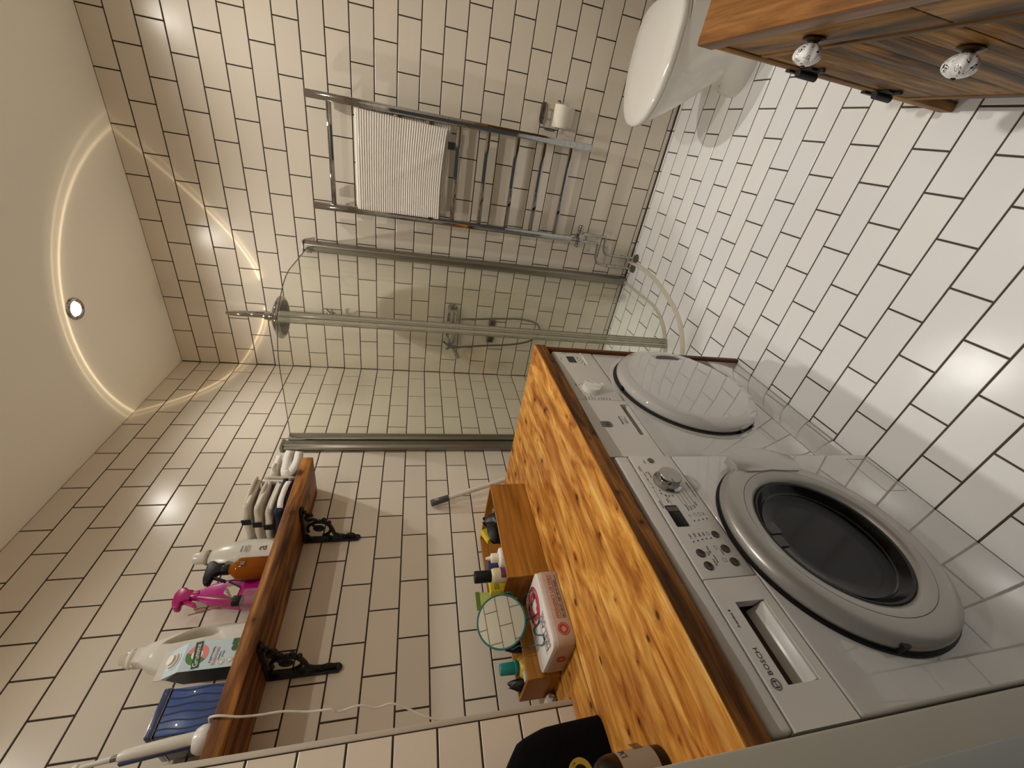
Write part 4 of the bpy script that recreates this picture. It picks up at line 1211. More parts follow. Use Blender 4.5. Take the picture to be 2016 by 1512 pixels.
mb.text('a', (bx + .0440, by - .014, SZ1 + .043), UY, UZ, .048, .0003)
mt = MB(); 
for a in (.5, 1.57, 2.64):
    mt.sph((0, .0085 * math.cos(a), .0085 * math.sin(a)), .006, 10, 6, (.05, abs(math.cos(a)) * .9 + .35, abs(math.sin(a)) * .8 + .3))
mt.build('leaf_mark', pbr('leaf_dark', '#2c2a33', 0.6), o).location = Vector((bx + .0443, by + .002, SZ1 + .079)) - ORG[o.name]
mb.build('big_letter', pbr('letter_olive', '#5c5236', 0.5), o)
mb = MB()
for s, z, h in [('allklean', .118, .0085), ('tvattmedel', .108, .006), ('oparfymerat', .101, .006), ('vit och farg', .094, .005)]:
    mb.text(s, (bx + .0440, by - .004, SZ1 + z), UY, UZ, h, .0002, 'CENTER')
mb.build('lettering', 'ink', o)

# amber spray bottle
bx, by = .131, -1.533
o = thing('amber_spray_bottle', 'amber clear spray bottle with black trigger head', 'spray bottle', (bx, by, SZ1))
mt, nt, b = newmat('amber_plastic')
b.inputs['Base Color'].default_value = lin('#b8620e'); b.inputs['Roughness'].default_value = .08; b.inputs['Transmission Weight'].default_value = .55; b.inputs['IOR'].default_value = 1.25
M['amber'] = mt
MB().lathe([(0, .0006), (.032, .0006), (.0355, .005), (.0355, .100), (.034, .106), (.024, .117), (.016, .125), (.014, .136), (0, .136)], (bx, by, SZ1), seg=36).build('body', 'amber', o, ang=60)
mb = MB()
mb.cyl((bx, by, SZ1 + .130), (bx, by, SZ1 + .152), .0165, bev=.002)
mb.prism([(.020, .150), (.020, .168), (.030, .185), (.028, .197), (.010, .200), (-.030, .196), (-.048, .190), (-.052, .178), (-.046, .172), (-.026, .170), (-.014, .160), (-.014, .150)], (bx - .011, by, SZ1), UY, UZ, .022, .003)
mb.prism([(-.030, .171), (-.022, .171), (-.040, .128), (-.046, .130)], (bx - .006, by, SZ1), UY, UZ, .012, .001)
mb.build('trigger_head', 'black', o)
mb = MB(); mb.box(bx + .0345, bx + .0363, by - .012, by + .004, SZ1 + .078, SZ1 + .096, .0005, 1)
mb.build('label_patch', pbr('patch_black', '#15120e', 0.5), o)
mb = MB()
for k in range(3):
    for j in range(3): mb.box(bx + .036, bx + .0366, by - .0105 + j * .0048, by - .0075 + j * .0048, SZ1 + .0805 + k * .005, SZ1 + .0835 + k * .005)
mb.build('label_lettering', pbr('patch_print', '#b09a70', 0.5), o)

# pink spray bottle
bx, by = .052, -1.570
o = thing('pink_spray_bottle', 'bright magenta spray bottle with pink trigger head', 'spray bottle', (bx, by, SZ1))
pk = pbr('magenta_plastic', '#b3147e', 0.35); pk2 = pbr('magenta_head', '#a50f63', 0.3)
def frus(zs, seg=28):
    t = bmesh.new(); R = []
    for z, hx, hy, oy in zs:
        ring_ = []
        for k in range(seg):
            a = 2 * math.pi * k / seg
            c, s = math.cos(a), math.sin(a)
            e = .55
            ring_.append(t.verts.new((bx + hx * math.copysign(abs(c) ** e, c), by + oy + hy * math.copysign(abs(s) ** e, s), SZ1 + z)))
        R.append(ring_)
    for A_, B_ in zip(R, R[1:]):
        for k in range(seg): t.faces.new((A_[k], A_[(k + 1) % seg], B_[(k + 1) % seg], B_[k]))
    t.faces.new(R[0][::-1]); t.faces.new(R[-1])
    return t
MB().add(frus([(.0006, .034, .050, -.003), (.006, .036, .052, -.003), (.08, .035, .049, -.003), (.15, .030, .040, 0), (.195, .022, .027, .002), (.213, .0155, .0175, .002), (.222, .0145, .0165, .002)])).build('body', pk, o, ang=50)
mb = MB(); mb.cyl((bx, by + .002, SZ1 + .218), (bx, by + .002, SZ1 + .243), .0175, .0145, bev=.002)
mb.prism([(.018, .240), (.020, .256), (.030, .268), (.026, .284), (.006, .291), (-.022, .288), (-.043, .276), (-.044, .262), (-.034, .259), (-.022, .262), (-.016, .252), (-.018, .240)], (bx - .014, by, SZ1), UY, UZ, .028, .005)
mb.prism([(-.020, .262), (-.012, .258), (-.024, .222), (-.038, .214), (-.036, .226)], (bx - .007, by, SZ1), UY, UZ, .014, .002)
mb.build('trigger_head', pk2, o)
mb = MB(); mb.prism([(-.034, -.022), (.004, -.024), (.028, .016), (-.010, .020)], (bx + .0358, by - .01, SZ1 + .118), UY, UZ, .0005); mb.build('label', pbr('label_cream', '#d8ccb0', 0.5), o)
mb = MB(); mb.prism([(.004, -.026), (.012, -.022), (.034, .016), (.028, .018)], (bx + .0361, by - .01, SZ1 + .118), UY, UZ, .0005)
mb.text('VANISH', (bx + .0366, by - .036, SZ1 + .106), Vector((0, .80, .6)), Vector((0, -.6, .80)), .0125, .0002)
mb.build('lettering', pbr('label_navy', '#1c1436', 0.5), o)

# reed diffuser
bx, by = .150, -1.656
o = thing('reed_diffuser', 'small clear cube reed diffuser with black collar and brown sticks', 'diffuser', (bx, by, SZ1))
MB().box(bx - .024, bx + .024, by - .026, by + .026, SZ1 + .0008, SZ1 + .052, .006, 2).build('bottle', glass('diffuser_glass', (.86, .80, .80), 1.5, .12, (.7, .62, .62)), o)
MB().box(bx - .018, bx + .018, by - .020, by + .020, SZ1 + .004, SZ1 + .020, .003, 1).build('liquid', pbr('diffuser_oil', '#8a5f3c', 0.2), o)
MB().cyl((bx, by, SZ1 + .0525), (bx, by, SZ1 + .078), .0155, bev=.001).build('collar', 'black', o)
for k, (dx, dy) in enumerate([(.004, -.018), (-.004, -.030), (.010, .022), (-.008, .036), (.0, .012)]):
    MB().cyl((bx + dx * .2, by + dy * .2, SZ1 + .070), (bx + dx, by + dy, SZ1 + .186 - .012 * abs(k - 1)), .0016, seg=6).build('reed_stick', pbr('reed_brown', '#7a4a34', 0.7), o)

# milky jug with handle
bx, by = .053, -1.748
o = thing('plastic_jug', 'milky translucent plastic jug with a looped handle behind the carton', 'jug', (bx, by, SZ1))
mt = glass('milky_plastic', (.90, .89, .85), 1.4, .66, (.86, .83, .76), .12)
JH = 1.15
# outline in (y, z): body with a loop handle on the far side
out = [(-.062, .003), (.060, .003), (.064, .010), (.064, .120), (.060, .160), (.046, .205), (.030, .238), (.022, .252), (.022, .268), (-.022, .268), (-.022, .252), (-.034, .236), (-.054, .200), (-.063, .150), (-.064, .010)]
hole = [(.046, .098), (.052, .110), (.050, .140), (.041, .172), (.029, .200), (.021, .208), (.019, .190), (.024, .150), (.030, .112), (.037, .100)]
t = bmesh.new()
NS = 15
def sect(poly, depth, inset):
    return [t.verts.new((bx + depth, by + y, SZ1 + z)) for y, z in poly]
import mathutils
from mathutils.geometry import tessellate_polygon
pts2 = [Vector((y, z, 0)) for y, z in out]; hol2 = [Vector((y, z, 0)) for y, z in hole[::-1]]
allp = out + hole[::-1]
tris = tessellate_polygon([pts2, hol2])
def shrink(p, c, f): return (c[0] + (p[0] - c[0]) * f, c[1] + (p[1] - c[1]) * f)
lay_ = []
for dx, f in ((-.036, .86), (-.028, .96), (-.012, 1.0), (.012, 1.0), (.028, .96), (.036, .86)):
    row = []
    for i, (y, z) in enumerate(allp):
        if i < len(out):
            fz = f if z > .02 else 1.0
            yy = y * f; zz = z
            if z > .245: dxx = dx * .62; 
            elif z > .19: dxx = dx * .8
            else: dxx = dx
        else:
            cy, cz = .035, .152
            yy = cy + (y - cy) * (2 - f); zz = cz + (z - cz) * (2 - f); dxx = dx * .85
        row.append(t.verts.new((bx + dxx, by + yy, SZ1 + zz * JH)))
    lay_.append(row)
nO = len(out)
for A_, B_ in zip(lay_, lay_[1:]):
    for i in range(nO): t.faces.new((A_[i], A_[(i + 1) % nO], B_[(i + 1) % nO], B_[i]))
    nh = len(allp) - nO
    for i in range(nh):
        a, b2 = nO + i, nO + (i + 1) % nh
        t.faces.new((A_[a], A_[b2], B_[b2], B_[a]))
for tri in tris:
    t.faces.new([lay_[0][i] for i in tri]); t.faces.new([lay_[-1][i] for i in tri])
bmesh.ops.recalc_face_normals(t, faces=t.faces)
MB().add(t).build('body', mt, o, ang=60)
MB().lathe([(.019, .2685), (.024, .270), (.024, .288), (.020, .292), (.014, .294), (.013, .306), (0, .308)], (bx, by, SZ1 + .2685 * (JH - 1)), seg=26).build('cap', glass('cap_clear', (.92, .91, .88), 1.4, .22, (.8, .78, .72), .1), o)
MB().lathe([(.0255, .274), (.0265, .276), (.0265, .280), (.0255, .282)], (bx, by, SZ1 + .2685 * (JH - 1)), seg=26).build('cap_ring', mt, o)

# laundry carton
o = thing('laundry_carton', 'pale blue gable-top laundry detergent carton with white spout cap', 'carton', (.135, -1.815, SZ1))
cx0, cx1, cy0, cy1 = .100, .170, -1.852, -1.778
zt, zf = SZ1 + .140, SZ1 + .186
cf = pbr('carton_blue', '#b9cbd3', 0.45); cs = pbr('carton_dark', '#2b2f2c', 0.4)
xm = (cx0 + cx1) / 2
t = bmesh.new()
vs = [t.verts.new(p) for p in [(cx0, cy0, SZ1 + .0006), (cx1, cy0, SZ1 + .0006), (cx1, cy1, SZ1 + .0006), (cx0, cy1, SZ1 + .0006), (cx0, cy0, zt), (cx1, cy0, zt), (cx1, cy1, zt), (cx0, cy1, zt), (xm, cy0 + .002, zf), (xm, cy1 - .002, zf)]]
for f in [(3, 2, 1, 0), (1, 2, 6, 5), (2, 3, 7, 6), (3, 0, 4, 7), (5, 6, 9, 8), (7, 4, 8, 9), (0, 1, 5, 4), (4, 5, 8), (6, 7, 9)]: t.faces.new([vs[i] for i in f])
MB().add(t).build('body', cf, o, smooth=False)
MB().prism([(cx0 + .0006, SZ1 + .001), (cx1 - .0006, SZ1 + .001), (cx1 - .0006, zt), (xm, zf - .014), (cx0 + .0006, zt)], (0, cy0 + .0001, 0), (1, 0, 0), (0, 0, 1), .0006).build('dark_side', cs, o, smooth=False, label='dark printed side panel')
MB().box(xm - .0014, xm + .0014, cy0, cy1, zf - .002, zf + .016).build('top_fin', pbr('carton_white', '#cfccc4', 0.5), o)
sl = Vector((xm - cx1, 0, zf - zt)).normalized(); nn = Vector((-sl.z, 0, sl.x)) * -1
pc = Vector((cx1, (cy0 + cy1) / 2, zt)) + sl * .030
mb = MB().cyl(pc, pc + nn * .008, .0165, bev=.001); mb.cyl(pc + nn * .008, pc + nn * .014, .013, bev=.002)
mb.build('spout_cap', pbr('cap_white', '#e2dfd8', 0.35), o)
mb = MB().tube([pc + UY * .020 * math.cos(a) + sl * .020 * math.sin(a) + nn * .001 for a in [k * math.pi / 10 for k in range(21)]], .0018, 6); mb.build('cap_flange', pbr('cap_white2', '#e6e3dd', 0.35), o)
X = cx1 + .0003
def disc_arc(mb, y, z, r, a0, a1, x=X, n=14):
    return mb.prism([(0, 0)] + [(r * math.cos(a0 + (a1 - a0) * k / n), r * math.sin(a0 + (a1 - a0) * k / n)) for k in range(n + 1)], (x, y, z), UY, UZ, .0003)
cyc = (cy0 + cy1) / 2
mb = disc_arc(MB(), cyc + .002, SZ1 + .108, .026, 1.35, 4.2); mb.build('leaf_print', pbr('print_green', '#4c7a33', 0.5), o)
mb = disc_arc(MB(), cyc + .002, SZ1 + .108, .026, -2.1, 1.35); mb.build('flower_print', pbr('print_pink', '#d77f79', 0.5), o)
mb = MB().cyl((X, cyc + .002, SZ1 + .108), (X + .0006, cyc + .002, SZ1 + .108), .013, seg=24); mb.build('print_centre', pbr('print_cream', '#e6e4d4', 0.5), o)
uu, vv = Vector((0, .985, .17)), Vector((0, -.17, .985))
mb = MB().prism([(-.033, -.0085), (.036, -.0085), (.036, .0085), (-.033, .0085)], (X + .0006, cyc, SZ1 + .107), uu, vv, .0004); mb.build('name_band', pbr('band_green', '#1d4a35', 0.5), o)
mb = MB().text('Grumme', Vector((X + .0011, cyc, SZ1 + .107)) - uu * .030 - vv * .0048, uu, vv, .0165, .0002); mb.build('name_lettering', pbr('print_white', '#eceae2', 0.5), o)
mb = MB(); mb.text('PARFYYMPRI', (X + .0002, cy0 + .014, SZ1 + .068), UY, UZ, .0075, .0002); mb.text('Sensitive', (X + .0002, cy0 + .020, SZ1 + .050), UY, UZ, .006, .0002); mb.text('allergia', (X + .0002, cy0 + .026, SZ1 + .043), UY, UZ, .006, .0002); mb.build('lettering', pbr('print_dark', '#3a4a50', 0.5), o)
mb = MB().text('Kulörtvätt', (X + .0002, cy0 + .008, SZ1 + .0575), UY, UZ, .0115, .0002, squeeze=.95); mb.build('red_lettering', pbr('print_red', '#c3605c', 0.5), o)
mb = MB()
for y, z, r in ((cy0 + .014, SZ1 + .044, .0085), (cy0 + .018, SZ1 + .024, .0085)): mb.cyl((X, y, z), (X + .0005, y, z), r, seg=22)
mb.build('round_marks', pbr('mark_pale', '#d7d5c6', 0.5), o)
mb = MB(); mb.cyl((X, cy0 + .048, SZ1 + .020), (X + .0005, cy0 + .048, SZ1 + .020), .0085, seg=22); mb.box(X, X + .0005, cy0 + .056, cy1 - .001, SZ1 + .003, SZ1 + .030); mb.build('green_mark', pbr('mark_green', '#2f5a36', 0.5), o)
mb = MB()
for y, z in ((cy0 + .014, SZ1 + .044), (cy0 + .018, SZ1 + .024)): mb.tube([(X + .0005, y + .006 * math.cos(k * .5236), z + .006 * math.sin(k * .5236)) for k in range(12)], .0005, 5, True)
mb.text('A-C', (X + .0004, cy0 + .056, SZ1 + .013), UY, UZ, .009, .0002)
mb.build('mark_lines', pbr('mark_ink', '#6f7a68', 0.6), o)

# blue tin box
o = thing('blue_tin_box', 'tall blue tin box with dark wavy stripes and silver lid seam', 'tin', (.09, -1.94, SZ1))
tb = pbr('tin_blue', '#2c4a85', 0.3, 0.0, coat=.4); ts = pbr('tin_side', '#27283a', 0.35, coat=.3)
MB().box(.016, .170, -1.990, -1.888, SZ1 + .0006, SZ1 + .132, .004, 2).build('body', tb, o)
MB().box(.0145, .1715, -1.9915, -1.8865, SZ1 + .1335, SZ1 + .151, .005, 2).build('lid', pbr('lid_navy', '#22355f', 0.3, coat=.4), o)
MB().box(.0140, .1722, -1.9920, -1.8860, SZ1 + .1318, SZ1 + .1345, .0006, 1).build('lid_seam', 'chrome', o)
MB().box(.020, .166, -1.9908, -1.9898, SZ1 + .003, SZ1 + .130).build('dark_side', ts, o)
for k in range(6):
    y = -1.978 + k * .0165
    mb = MB()
    pp_ = [(y + .0022 * math.sin(s * .9 + k), SZ1 + .003 + s * .0128 / 1.0) for s in range(11)]
    for (a, b1), (c, d1) in zip(pp_, pp_[1:]): stroke(mb, .1701, [(a, b1), (c, d1)], .0034, .0004)
    mb.build('wavy_stripe', pbr('stripe_navy', '#141c45', 0.4), o)

# toothbrush and charger
tx, ty = .186, -2.014
o = thing('electric_toothbrush', 'white electric toothbrush with navy stripe standing on its charger', 'toothbrush', (tx, ty, SZ1))
MB().lathe([(0, .0006), (.028, .0006), (.031, .005), (.030, .020), (.024, .030), (.012, .034), (0, .035)], (tx, ty, SZ1), seg=30, sx=1.0, sy=.95).build('charger', pbr('charger_white', '#d9d6d2', 0.3), o)
ax = Vector((.02, -.10, 1)).normalized()
b0 = Vector((tx, ty + .004, SZ1 + .030))
MB().lathe([(0, 0), (.0135, 0), (.0145, .004), (.0150, .05), (.0140, .11), (.0120, .138), (.008, .146), (0, .147)], b0, tuple(ax), seg=24).build('handle', pbr('handle_white', '#cfcbc0', 0.35), o)
MB().box(-.0065, .0065, -.0166, -.0125, .006, .140, .001, 1, Matrix.Translation(b0) @ Vector((0, 0, 1)).rotation_difference(ax).to_matrix().to_4x4()).build('side_stripe', pbr('stripe_blue', '#1b2350', 0.4), o)
b1 = b0 + ax * .148
MB().cyl(b1 - ax * .002, b1 + ax * .010, .0066, seg=14).build('collar', 'steel', o)
ax2 = Vector((.02, -.14, 1)).normalized()
MB().cyl(b1 + ax * .009, b1 + ax * .009 + ax2 * .058, .0062, .0040, seg=14).build('neck', pbr('neck_white', '#d2cfc6', 0.35), o)
b2 = b1 + ax * .009 + ax2 * .062
mb = MB().sph(b2, .0085, 14, 10, (.8, 1, 1.0)); mb.cyl(b2, b2 + Vector((0, -.012, -.003)), .0075, .007, seg=14); mb.build('brush_head', pbr('head_white', '#dedbd5', 0.4), o)
cab = MB().tube([(tx + .010, ty + .030, SZ1 + .010), (.205, -1.984, SZ1 + .009), (.222, -1.984, SZ1 + .004), (.229, -1.987, SZ1 - .02), (.222, -1.992, SZ1 - .06), (.21, -1.990, 1.70), (.205, -1.988, 1.65), (.20, -1.995, 1.59), (.207, -1.999, 1.54), (.20, -2.004, 1.52), (.207, -2.000, 1.47), (.200, -2.008, 1.43), (.205, -2.006, 1.39), (.198, -2.022, 1.345), (.196, -2.044, 1.30), (.185, -2.058, 1.24), (.15, -2.062, 1.12), (.10, -2.056, 1.02), (.045, -2.046, .965), (.040, -2.030, .943), (.052, -2.0240, .9385), (.072, -2.0236, .9385)], .0027, 8, smooth=6)
cord = cab.build('power_cord', pbr('cord_white', '#cdc7bc', 0.4), o)
# plug lying on the worktop
pz = CT + .0155
MB().cyl((.068, -2.0235, pz), (.128, -2.0260, pz), .0125, .0152, seg=14, bev=.002).build('plug', pbr('plug_white', '#d4d0cb', 0.35), o)
mb = MB(); mb.cyl((.127, -2.0205, pz + .004), (.148, -2.0215, pz + .004), .0023, seg=8); mb.cyl((.127, -2.031, pz - .004), (.148, -2.032, pz - .004), .0023, seg=8); mb.build('plug_pin', 'steel', o)
# grey socket on the return of the partition
o = thing('wall_socket', 'small grey socket box low on the wall behind the partition corner', 'socket', (.06, PY, 1.10))
MB().box(.03, .075, PY + .0006, PY + .03, 1.13, 1.175, .004).build('housing', pbr('socket_grey', '#5e5c58', 0.4), o)
MB().box(.02, .085, PY + .0006, PY + .026, 1.02, 1.075, .004).build('housing', pbr('socket_grey2', '#4a4846', 0.4), o)
# ---------------------------------------------------------------- bamboo boxes on the worktop
def bamboo_box(nm, lb, x0, x1, y0, y1, h, slot):
    o = thing(nm, lb, 'box', ((x0 + x1) / 2, (y0 + y1) / 2, CT))
    t = .009
    z0, z1 = CT + .0008, CT + h
    MB().box(x0 + t, x1 - t, y0 + t, y1 - t, z0, z0 + .006).build('bottom', 'bamboo', o)
    MB().box(x1 - t, x1, y0, y1, z0, z1, .0012, 1).build('long_side', 'bamboo', o)
    MB().box(x0, x0 + t, y0, y1, z0, z1, .0012, 1).build('long_side', 'bamboo', o)
    for a, b in ((y0, y0 + t), (y1 - t, y1)):
        if slot:
            mb = MB(); xm = (x0 + x1) / 2
            sx = .045
            mb.box(x0 + t, xm - sx, a, b, z0, z1); mb.box(xm + sx, x1 - t, a, b, z0, z1)
            mb.box(xm - sx, xm + sx, a, b, z0, z1 - .055); mb.box(xm - sx, xm + sx, a, b, z1 - .028, z1)
            mb.build('end_panel', 'bamboo_x', o)
        else:
            MB().box(x0 + t, x1 - t, a, b, z0, z1, .0006, 1).build('end_panel', 'bamboo_x', o)
    return o
bamboo_box('bamboo_box', 'large bamboo box of toiletries at the shower end of the worktop', .022, .350, -1.772, -1.388, .137, True)
bamboo_box('bamboo_box', 'smaller bamboo box with toiletries, behind the first-aid tin', .080, .228, -2.006, -1.800, .100, False)
B1, B2 = CT + .008, CT + .008
# in the large box
o = thing('cleaning_pouch', 'black printed foil pouch slumped in the large bamboo box', 'pouch', (.27, -1.55, B1))
mb = MB()
def pouch(c, sx, sy, sz, rot, seed):
    rnd = random.Random(seed); ph = [rnd.uniform(0, 6) for _ in range(4)]
    def fn(u, v):
        a = 2 * math.pi * u
        w = math.sin(math.pi * min(1, max(0, v))) ** .55
        return Vector((sx * w * math.cos(a) * (1 + .12 * math.sin(7 * v + ph[0])), sy * math.sin(a) * (.85 + .15 * math.sin(5 * v + ph[1])), sz * (v - .5) + .006 * math.sin(3 * a + ph[2])))
    return MB().grid(fn, 26, 14, True).xf(Matrix.Translation(c) @ Euler(rot).to_matrix().to_4x4())
foil = pbr('black_foil', '#0b0b0c', 0.42)
pouch(Vector((.272, -1.548, B1 + .0805)), .030, .066, .155, (.25, .25, .1), 4).build('pack', foil, o)
mb = MB(); mb.text('EI', (.3005, -1.566, B1 + .123), Vector((-.1, .95, .25)), Vector((-.5, -.2, .85)), .017, .0002); mb.text('luxe', (.302, -1.528, B1 + .118), Vector((-.1, .95, .25)), Vector((-.5, -.2, .85)), .016, .0002)
mb.box(.296, .2985, -1.588, -1.574, B1 + .118, B1 + .130)
mb.build('lettering', pbr('foil_print', '#8f8f8f', 0.5), o)
o = thing('cleaning_pouch', 'creased black bag at the far end inside the large bamboo box', 'pouch', (.24, -1.47, B1))
pouch(Vector((.235, -1.458, B1 + .0705)), .030, .045, .135, (.3, -.1, .3), 9).build('pack', foil, o)
o = thing('sponge', 'yellow corner of a cleaning sponge poking out behind the black pouch', 'sponge', (.20, -1.485, B1))
MB().box(-.012, .012, -.03, .03, -.07, .07, .003, 1, Matrix.Translation((.168, -1.47, B1 + .078)) @ Euler((.35, 0, .2)).to_matrix().to_4x4()).build('foam', pbr('sponge_yellow', '#d5b52c', 0.8), o)
bx, by = .302, -1.672
o = thing('dropper_bottle', 'white bottle with a pointed nozzle in the large bamboo box', 'bottle', (bx, by, B1))
MB().lathe([(0, .0005), (.031, .0005), (.033, .004), (.033, .122), (.030, .132), (.016, .137), (0, .137)], (bx, by, B1), seg=32).build('body', pbr('bottle_chalk', '#dddad2', 0.4), o)
MB().lathe([(0, .1375), (.0155, .1375), (.0155, .158), (.0145, .160), (.0075, .161), (.0040, .178), (0, .179)], (bx, by, B1), seg=24).build('nozzle_cap', pbr('cap_ivory', '#e4ddcc', 0.4), o)
bx, by = .262, -1.722
o = thing('lotion_bottle', 'cream lotion bottle with tall black cap and violet label', 'bottle', (.312, -1.744, B1))
bx, by = .307, -1.7380
MB().lathe([(0, .0005), (.021, .0005), (.023, .004), (.023, .158), (.021, .168), (.016, .172), (0, .172)], (bx, by, B1), seg=32).build('body', pbr('lotion_cream', '#c9c09d', 0.3), o)
MB().lathe([(0, .1725), (.0185, .1725), (.0185, .222), (.017, .224), (0, .224)], (bx, by, B1), seg=28).build('cap', 'black', o)
MB().grid(lambda u, v: Vector((bx + .0234 * math.cos((u - .5) * 1.7), by + .0234 * math.sin((u - .5) * 1.7), B1 + .10 + .042 * v)), 12, 2).build('label', pbr('label_violet', '#6b3a5e', 0.5, vary=.6, vscale=140), o)
bx, by = .215, -1.652
o = thing('deodorant', 'dark blue deodorant can behind the lotion bottle', 'can', (bx, by, B1))
MB().lathe([(0, .0005), (.026, .0005), (.0265, .003), (.0265, .150), (.024, .157), (.010, .160), (0, .160)], (bx, by, B1), seg=30).build('body', pbr('can_blue', '#26305c', 0.35), o)
o = thing('yellow_packet', 'bright yellow packet next to the green tube in the large bamboo box', 'packet', (.262, -1.742, B1))
MB().box(.222, .252, -1.757, -1.708, B1 + .0005, B1 + .165, .002).build('carton', pbr('packet_yellow', '#d2bf24', 0.45), o)
mb = MB(); 
for k in range(3): mb.box(.2521, .2524, -1.752, -1.714, B1 + .150 - k * .006, B1 + .152 - k * .006)
mb.build('lettering', pbr('packet_print', '#6b6420', 0.5), o)
o = thing('green_tube', 'pale green tube with dark green crimp leaning in the bamboo box', 'tube', (.14, -1.74, B1))
t = bmesh.new()
rows = []
for z, hx, hy in [(.0005, .018, .018), (.05, .018, .019), (.12, .012, .024), (.17, .004, .028), (.185, .0018, .029)]:
    rows.append([t.verts.new((.150 + hx * math.cos(2 * math.pi * k / 22), -1.728 + hy * math.sin(2 * math.pi * k / 22), B1 + z)) for k in range(22)])
for A_, B_ in zip(rows, rows[1:]):
    for k in range(22): t.faces.new((A_[k], A_[(k + 1) % 22], B_[(k + 1) % 22], B_[k]))
t.faces.new(rows[0][::-1]); t.faces.new(rows[-1])
MB().add(t).build('body', pbr('tube_green', '#a9b35c', 0.4), o)
MB().box(.1475, .1525, -1.7585, -1.6975, B1 + .1855, B1 + .199).build('crimp', pbr('crimp_green', '#5f7d2a', 0.4), o)
mb = MB(); mb.text('aloe', (.1595, -1.735, B1 + .14), UY, UZ, .012, .0002); mb.build('lettering', pbr('tube_ink', '#5d6a2c', 0.5), o)
# in the small box
bx, by = .145, -1.940
o = thing('mouthwash_bottle', 'yellow bottle with teal cap in the smaller bamboo box', 'bottle', (bx, by, B2))
MB().lathe([(0, .0005), (.9, .0005), (1, .005), (1, .072), (.93, .082), (.70, .091), (.46, .096), (.42, .104), (0, .104)], (bx, by, B2), seg=34, sx=.026, sy=.034).build('body', pbr('bottle_yellow', '#d6ae3e', 0.35), o)
MB().lathe([(0, .0965), (.0205, .0965), (.0205, .104), (.0170, .106), (.0160, .148), (.0140, .151), (0, .1515)], (bx, by, B2), seg=26).build('cap', pbr('cap_teal', '#1d7a72', 0.3), o)
mb = MB(); mb.text('MOR', (bx + .0235, by - .012, B2 + .068), Vector((-.2, .98, 0)), UZ, .014, .0003); mb.build('lettering', pbr('bottle_ink', '#4d3d1c', 0.5), o)
o = thing('black_case', 'rumpled black pouch in the smaller bamboo box behind the mirror', 'pouch', (.155, -1.875, B2))
pouch(Vector((.150, -1.870, B2 + .0665)), .030, .034, .130, (.1, .2, .2), 13).build('pack', pbr('pouch_black', '#141516', 0.5), o)
o = thing('black_case', 'crumpled black plastic bag by the plug, in the smaller box corner', 'bag', (.115, -1.985, B2))
pouch(Vector((.115, -1.982, B2 + .0625)), .022, .014, .122, (-.12, .1, .4), 17).build('pack', foil, o)
o = thing('paper_packet', 'small white packet beside the yellow bottle in the smaller box', 'packet', (.19, -1.975, B2))
MB().box(.165, .183, -1.990, -1.965, B2 + .0005, B2 + .088, .001, 1).build('carton', pbr('packet_white', '#c9c5be', 0.6), o)

# ---------------------------------------------------------------- first-aid tin
fx0, fx1, fy0, fy1 = .236, .408, -2.006, -1.790
o = thing('first_aid_tin', 'worn white and pink first-aid tin with red lettering under the mirror', 'tin', ((fx0 + fx1) / 2, (fy0 + fy1) / 2, CT))
def rrect(x0, x1, y0, y1, r, n=5):
    out = []
    for cx, cy, a in ((x1 - r, y1 - r, 0), (x0 + r, y1 - r, 1), (x0 + r, y0 + r, 2), (x1 - r, y0 + r, 3)):
        for k in range(n + 1):
            t_ = (a + k / n) * math.pi / 2
            out.append((cx + r * math.cos(t_), cy + r * math.sin(t_)))
    return out
tp_ = pbr('tin_pink', '#b09a8c', 0.4, vary=.12, vscale=90, coat=.2); tw_ = pbr('tin_white', '#d9d5d2', 0.35, vary=.05, vscale=60, coat=.3)
MB().prism(rrect(fx0, fx1, fy0, fy1, .022), (0, 0, CT + .0006), (1, 0, 0), (0, 1, 0), .050, .002).build('body', tp_, o)
FZ = CT + .063
MB().prism(rrect(fx0 + .001, fx1 - .003, fy0 + .001, fy1 - .001, .022), (0, 0, CT + .049), (1, 0, 0), (0, 1, 0), .014, .003).build('lid', tw_, o, label='white lid with red cross')
red = pbr('print_crimson', '#b02a36', 0.45)
mb = MB()
X = fx1 + .0004
mb.text('EMERGENCY USE ONLY', (X, -1.938, CT + .0268), UY, UZ, .0150, .0002, squeeze=.80)
def cross_badge(mb, o3, u, v, r, w):
    o3, u, v = Vector(o3), Vector(u), Vector(v)
    mb.tube([o3 + u * r * math.cos(k * .2094) + v * r * math.sin(k * .2094) for k in range(30)], r * .07, 5, True)
    c = r * .78; a = r * .24
    # ring segment disc with a plain cross left free: four corner pieces
    for s1 in (1, -1):
        for s2 in (1, -1):
            pts_ = [(s1 * a, s2 * a), (s1 * a, s2 * math.sqrt(max(0, c * c - a * a)))]
            for k in range(6):
                t_ = math.acos(a / c) - (math.acos(a / c) - math.asin(a / c)) * k / 5
                pts_.append((s1 * c * math.cos(t_), s2 * c * math.sin(t_)))
            pts_.append((s1 * math.sqrt(max(0, c * c - a * a)), s2 * a))
            if s1 * s2 < 0: pts_ = pts_[::-1]
            mb.prism(pts_, o3, u, v, .0004)
    e = c * .62
    for du, dv in ((1, 0), (-1, 0), (0, 1), (0, -1)):
        mb.prism([(p * a + du * (c - (c - e) / 2), q * a + dv * (c - (c - e) / 2)) if True else 0 for p, q in ((-1, -1), (1, -1), (1, 1), (-1, 1))] if False else
                 ([(du * e, -a), (du * c, -a), (du * c, a), (du * e, a)][::du] if du else [(-a, dv * e), (a, dv * e), (a, dv * c), (-a, dv * c)][::dv]), o3, u, v, .0004)
cross_badge(mb, (X, -1.966, CT + .0265), UY, UZ, .0155, .004)
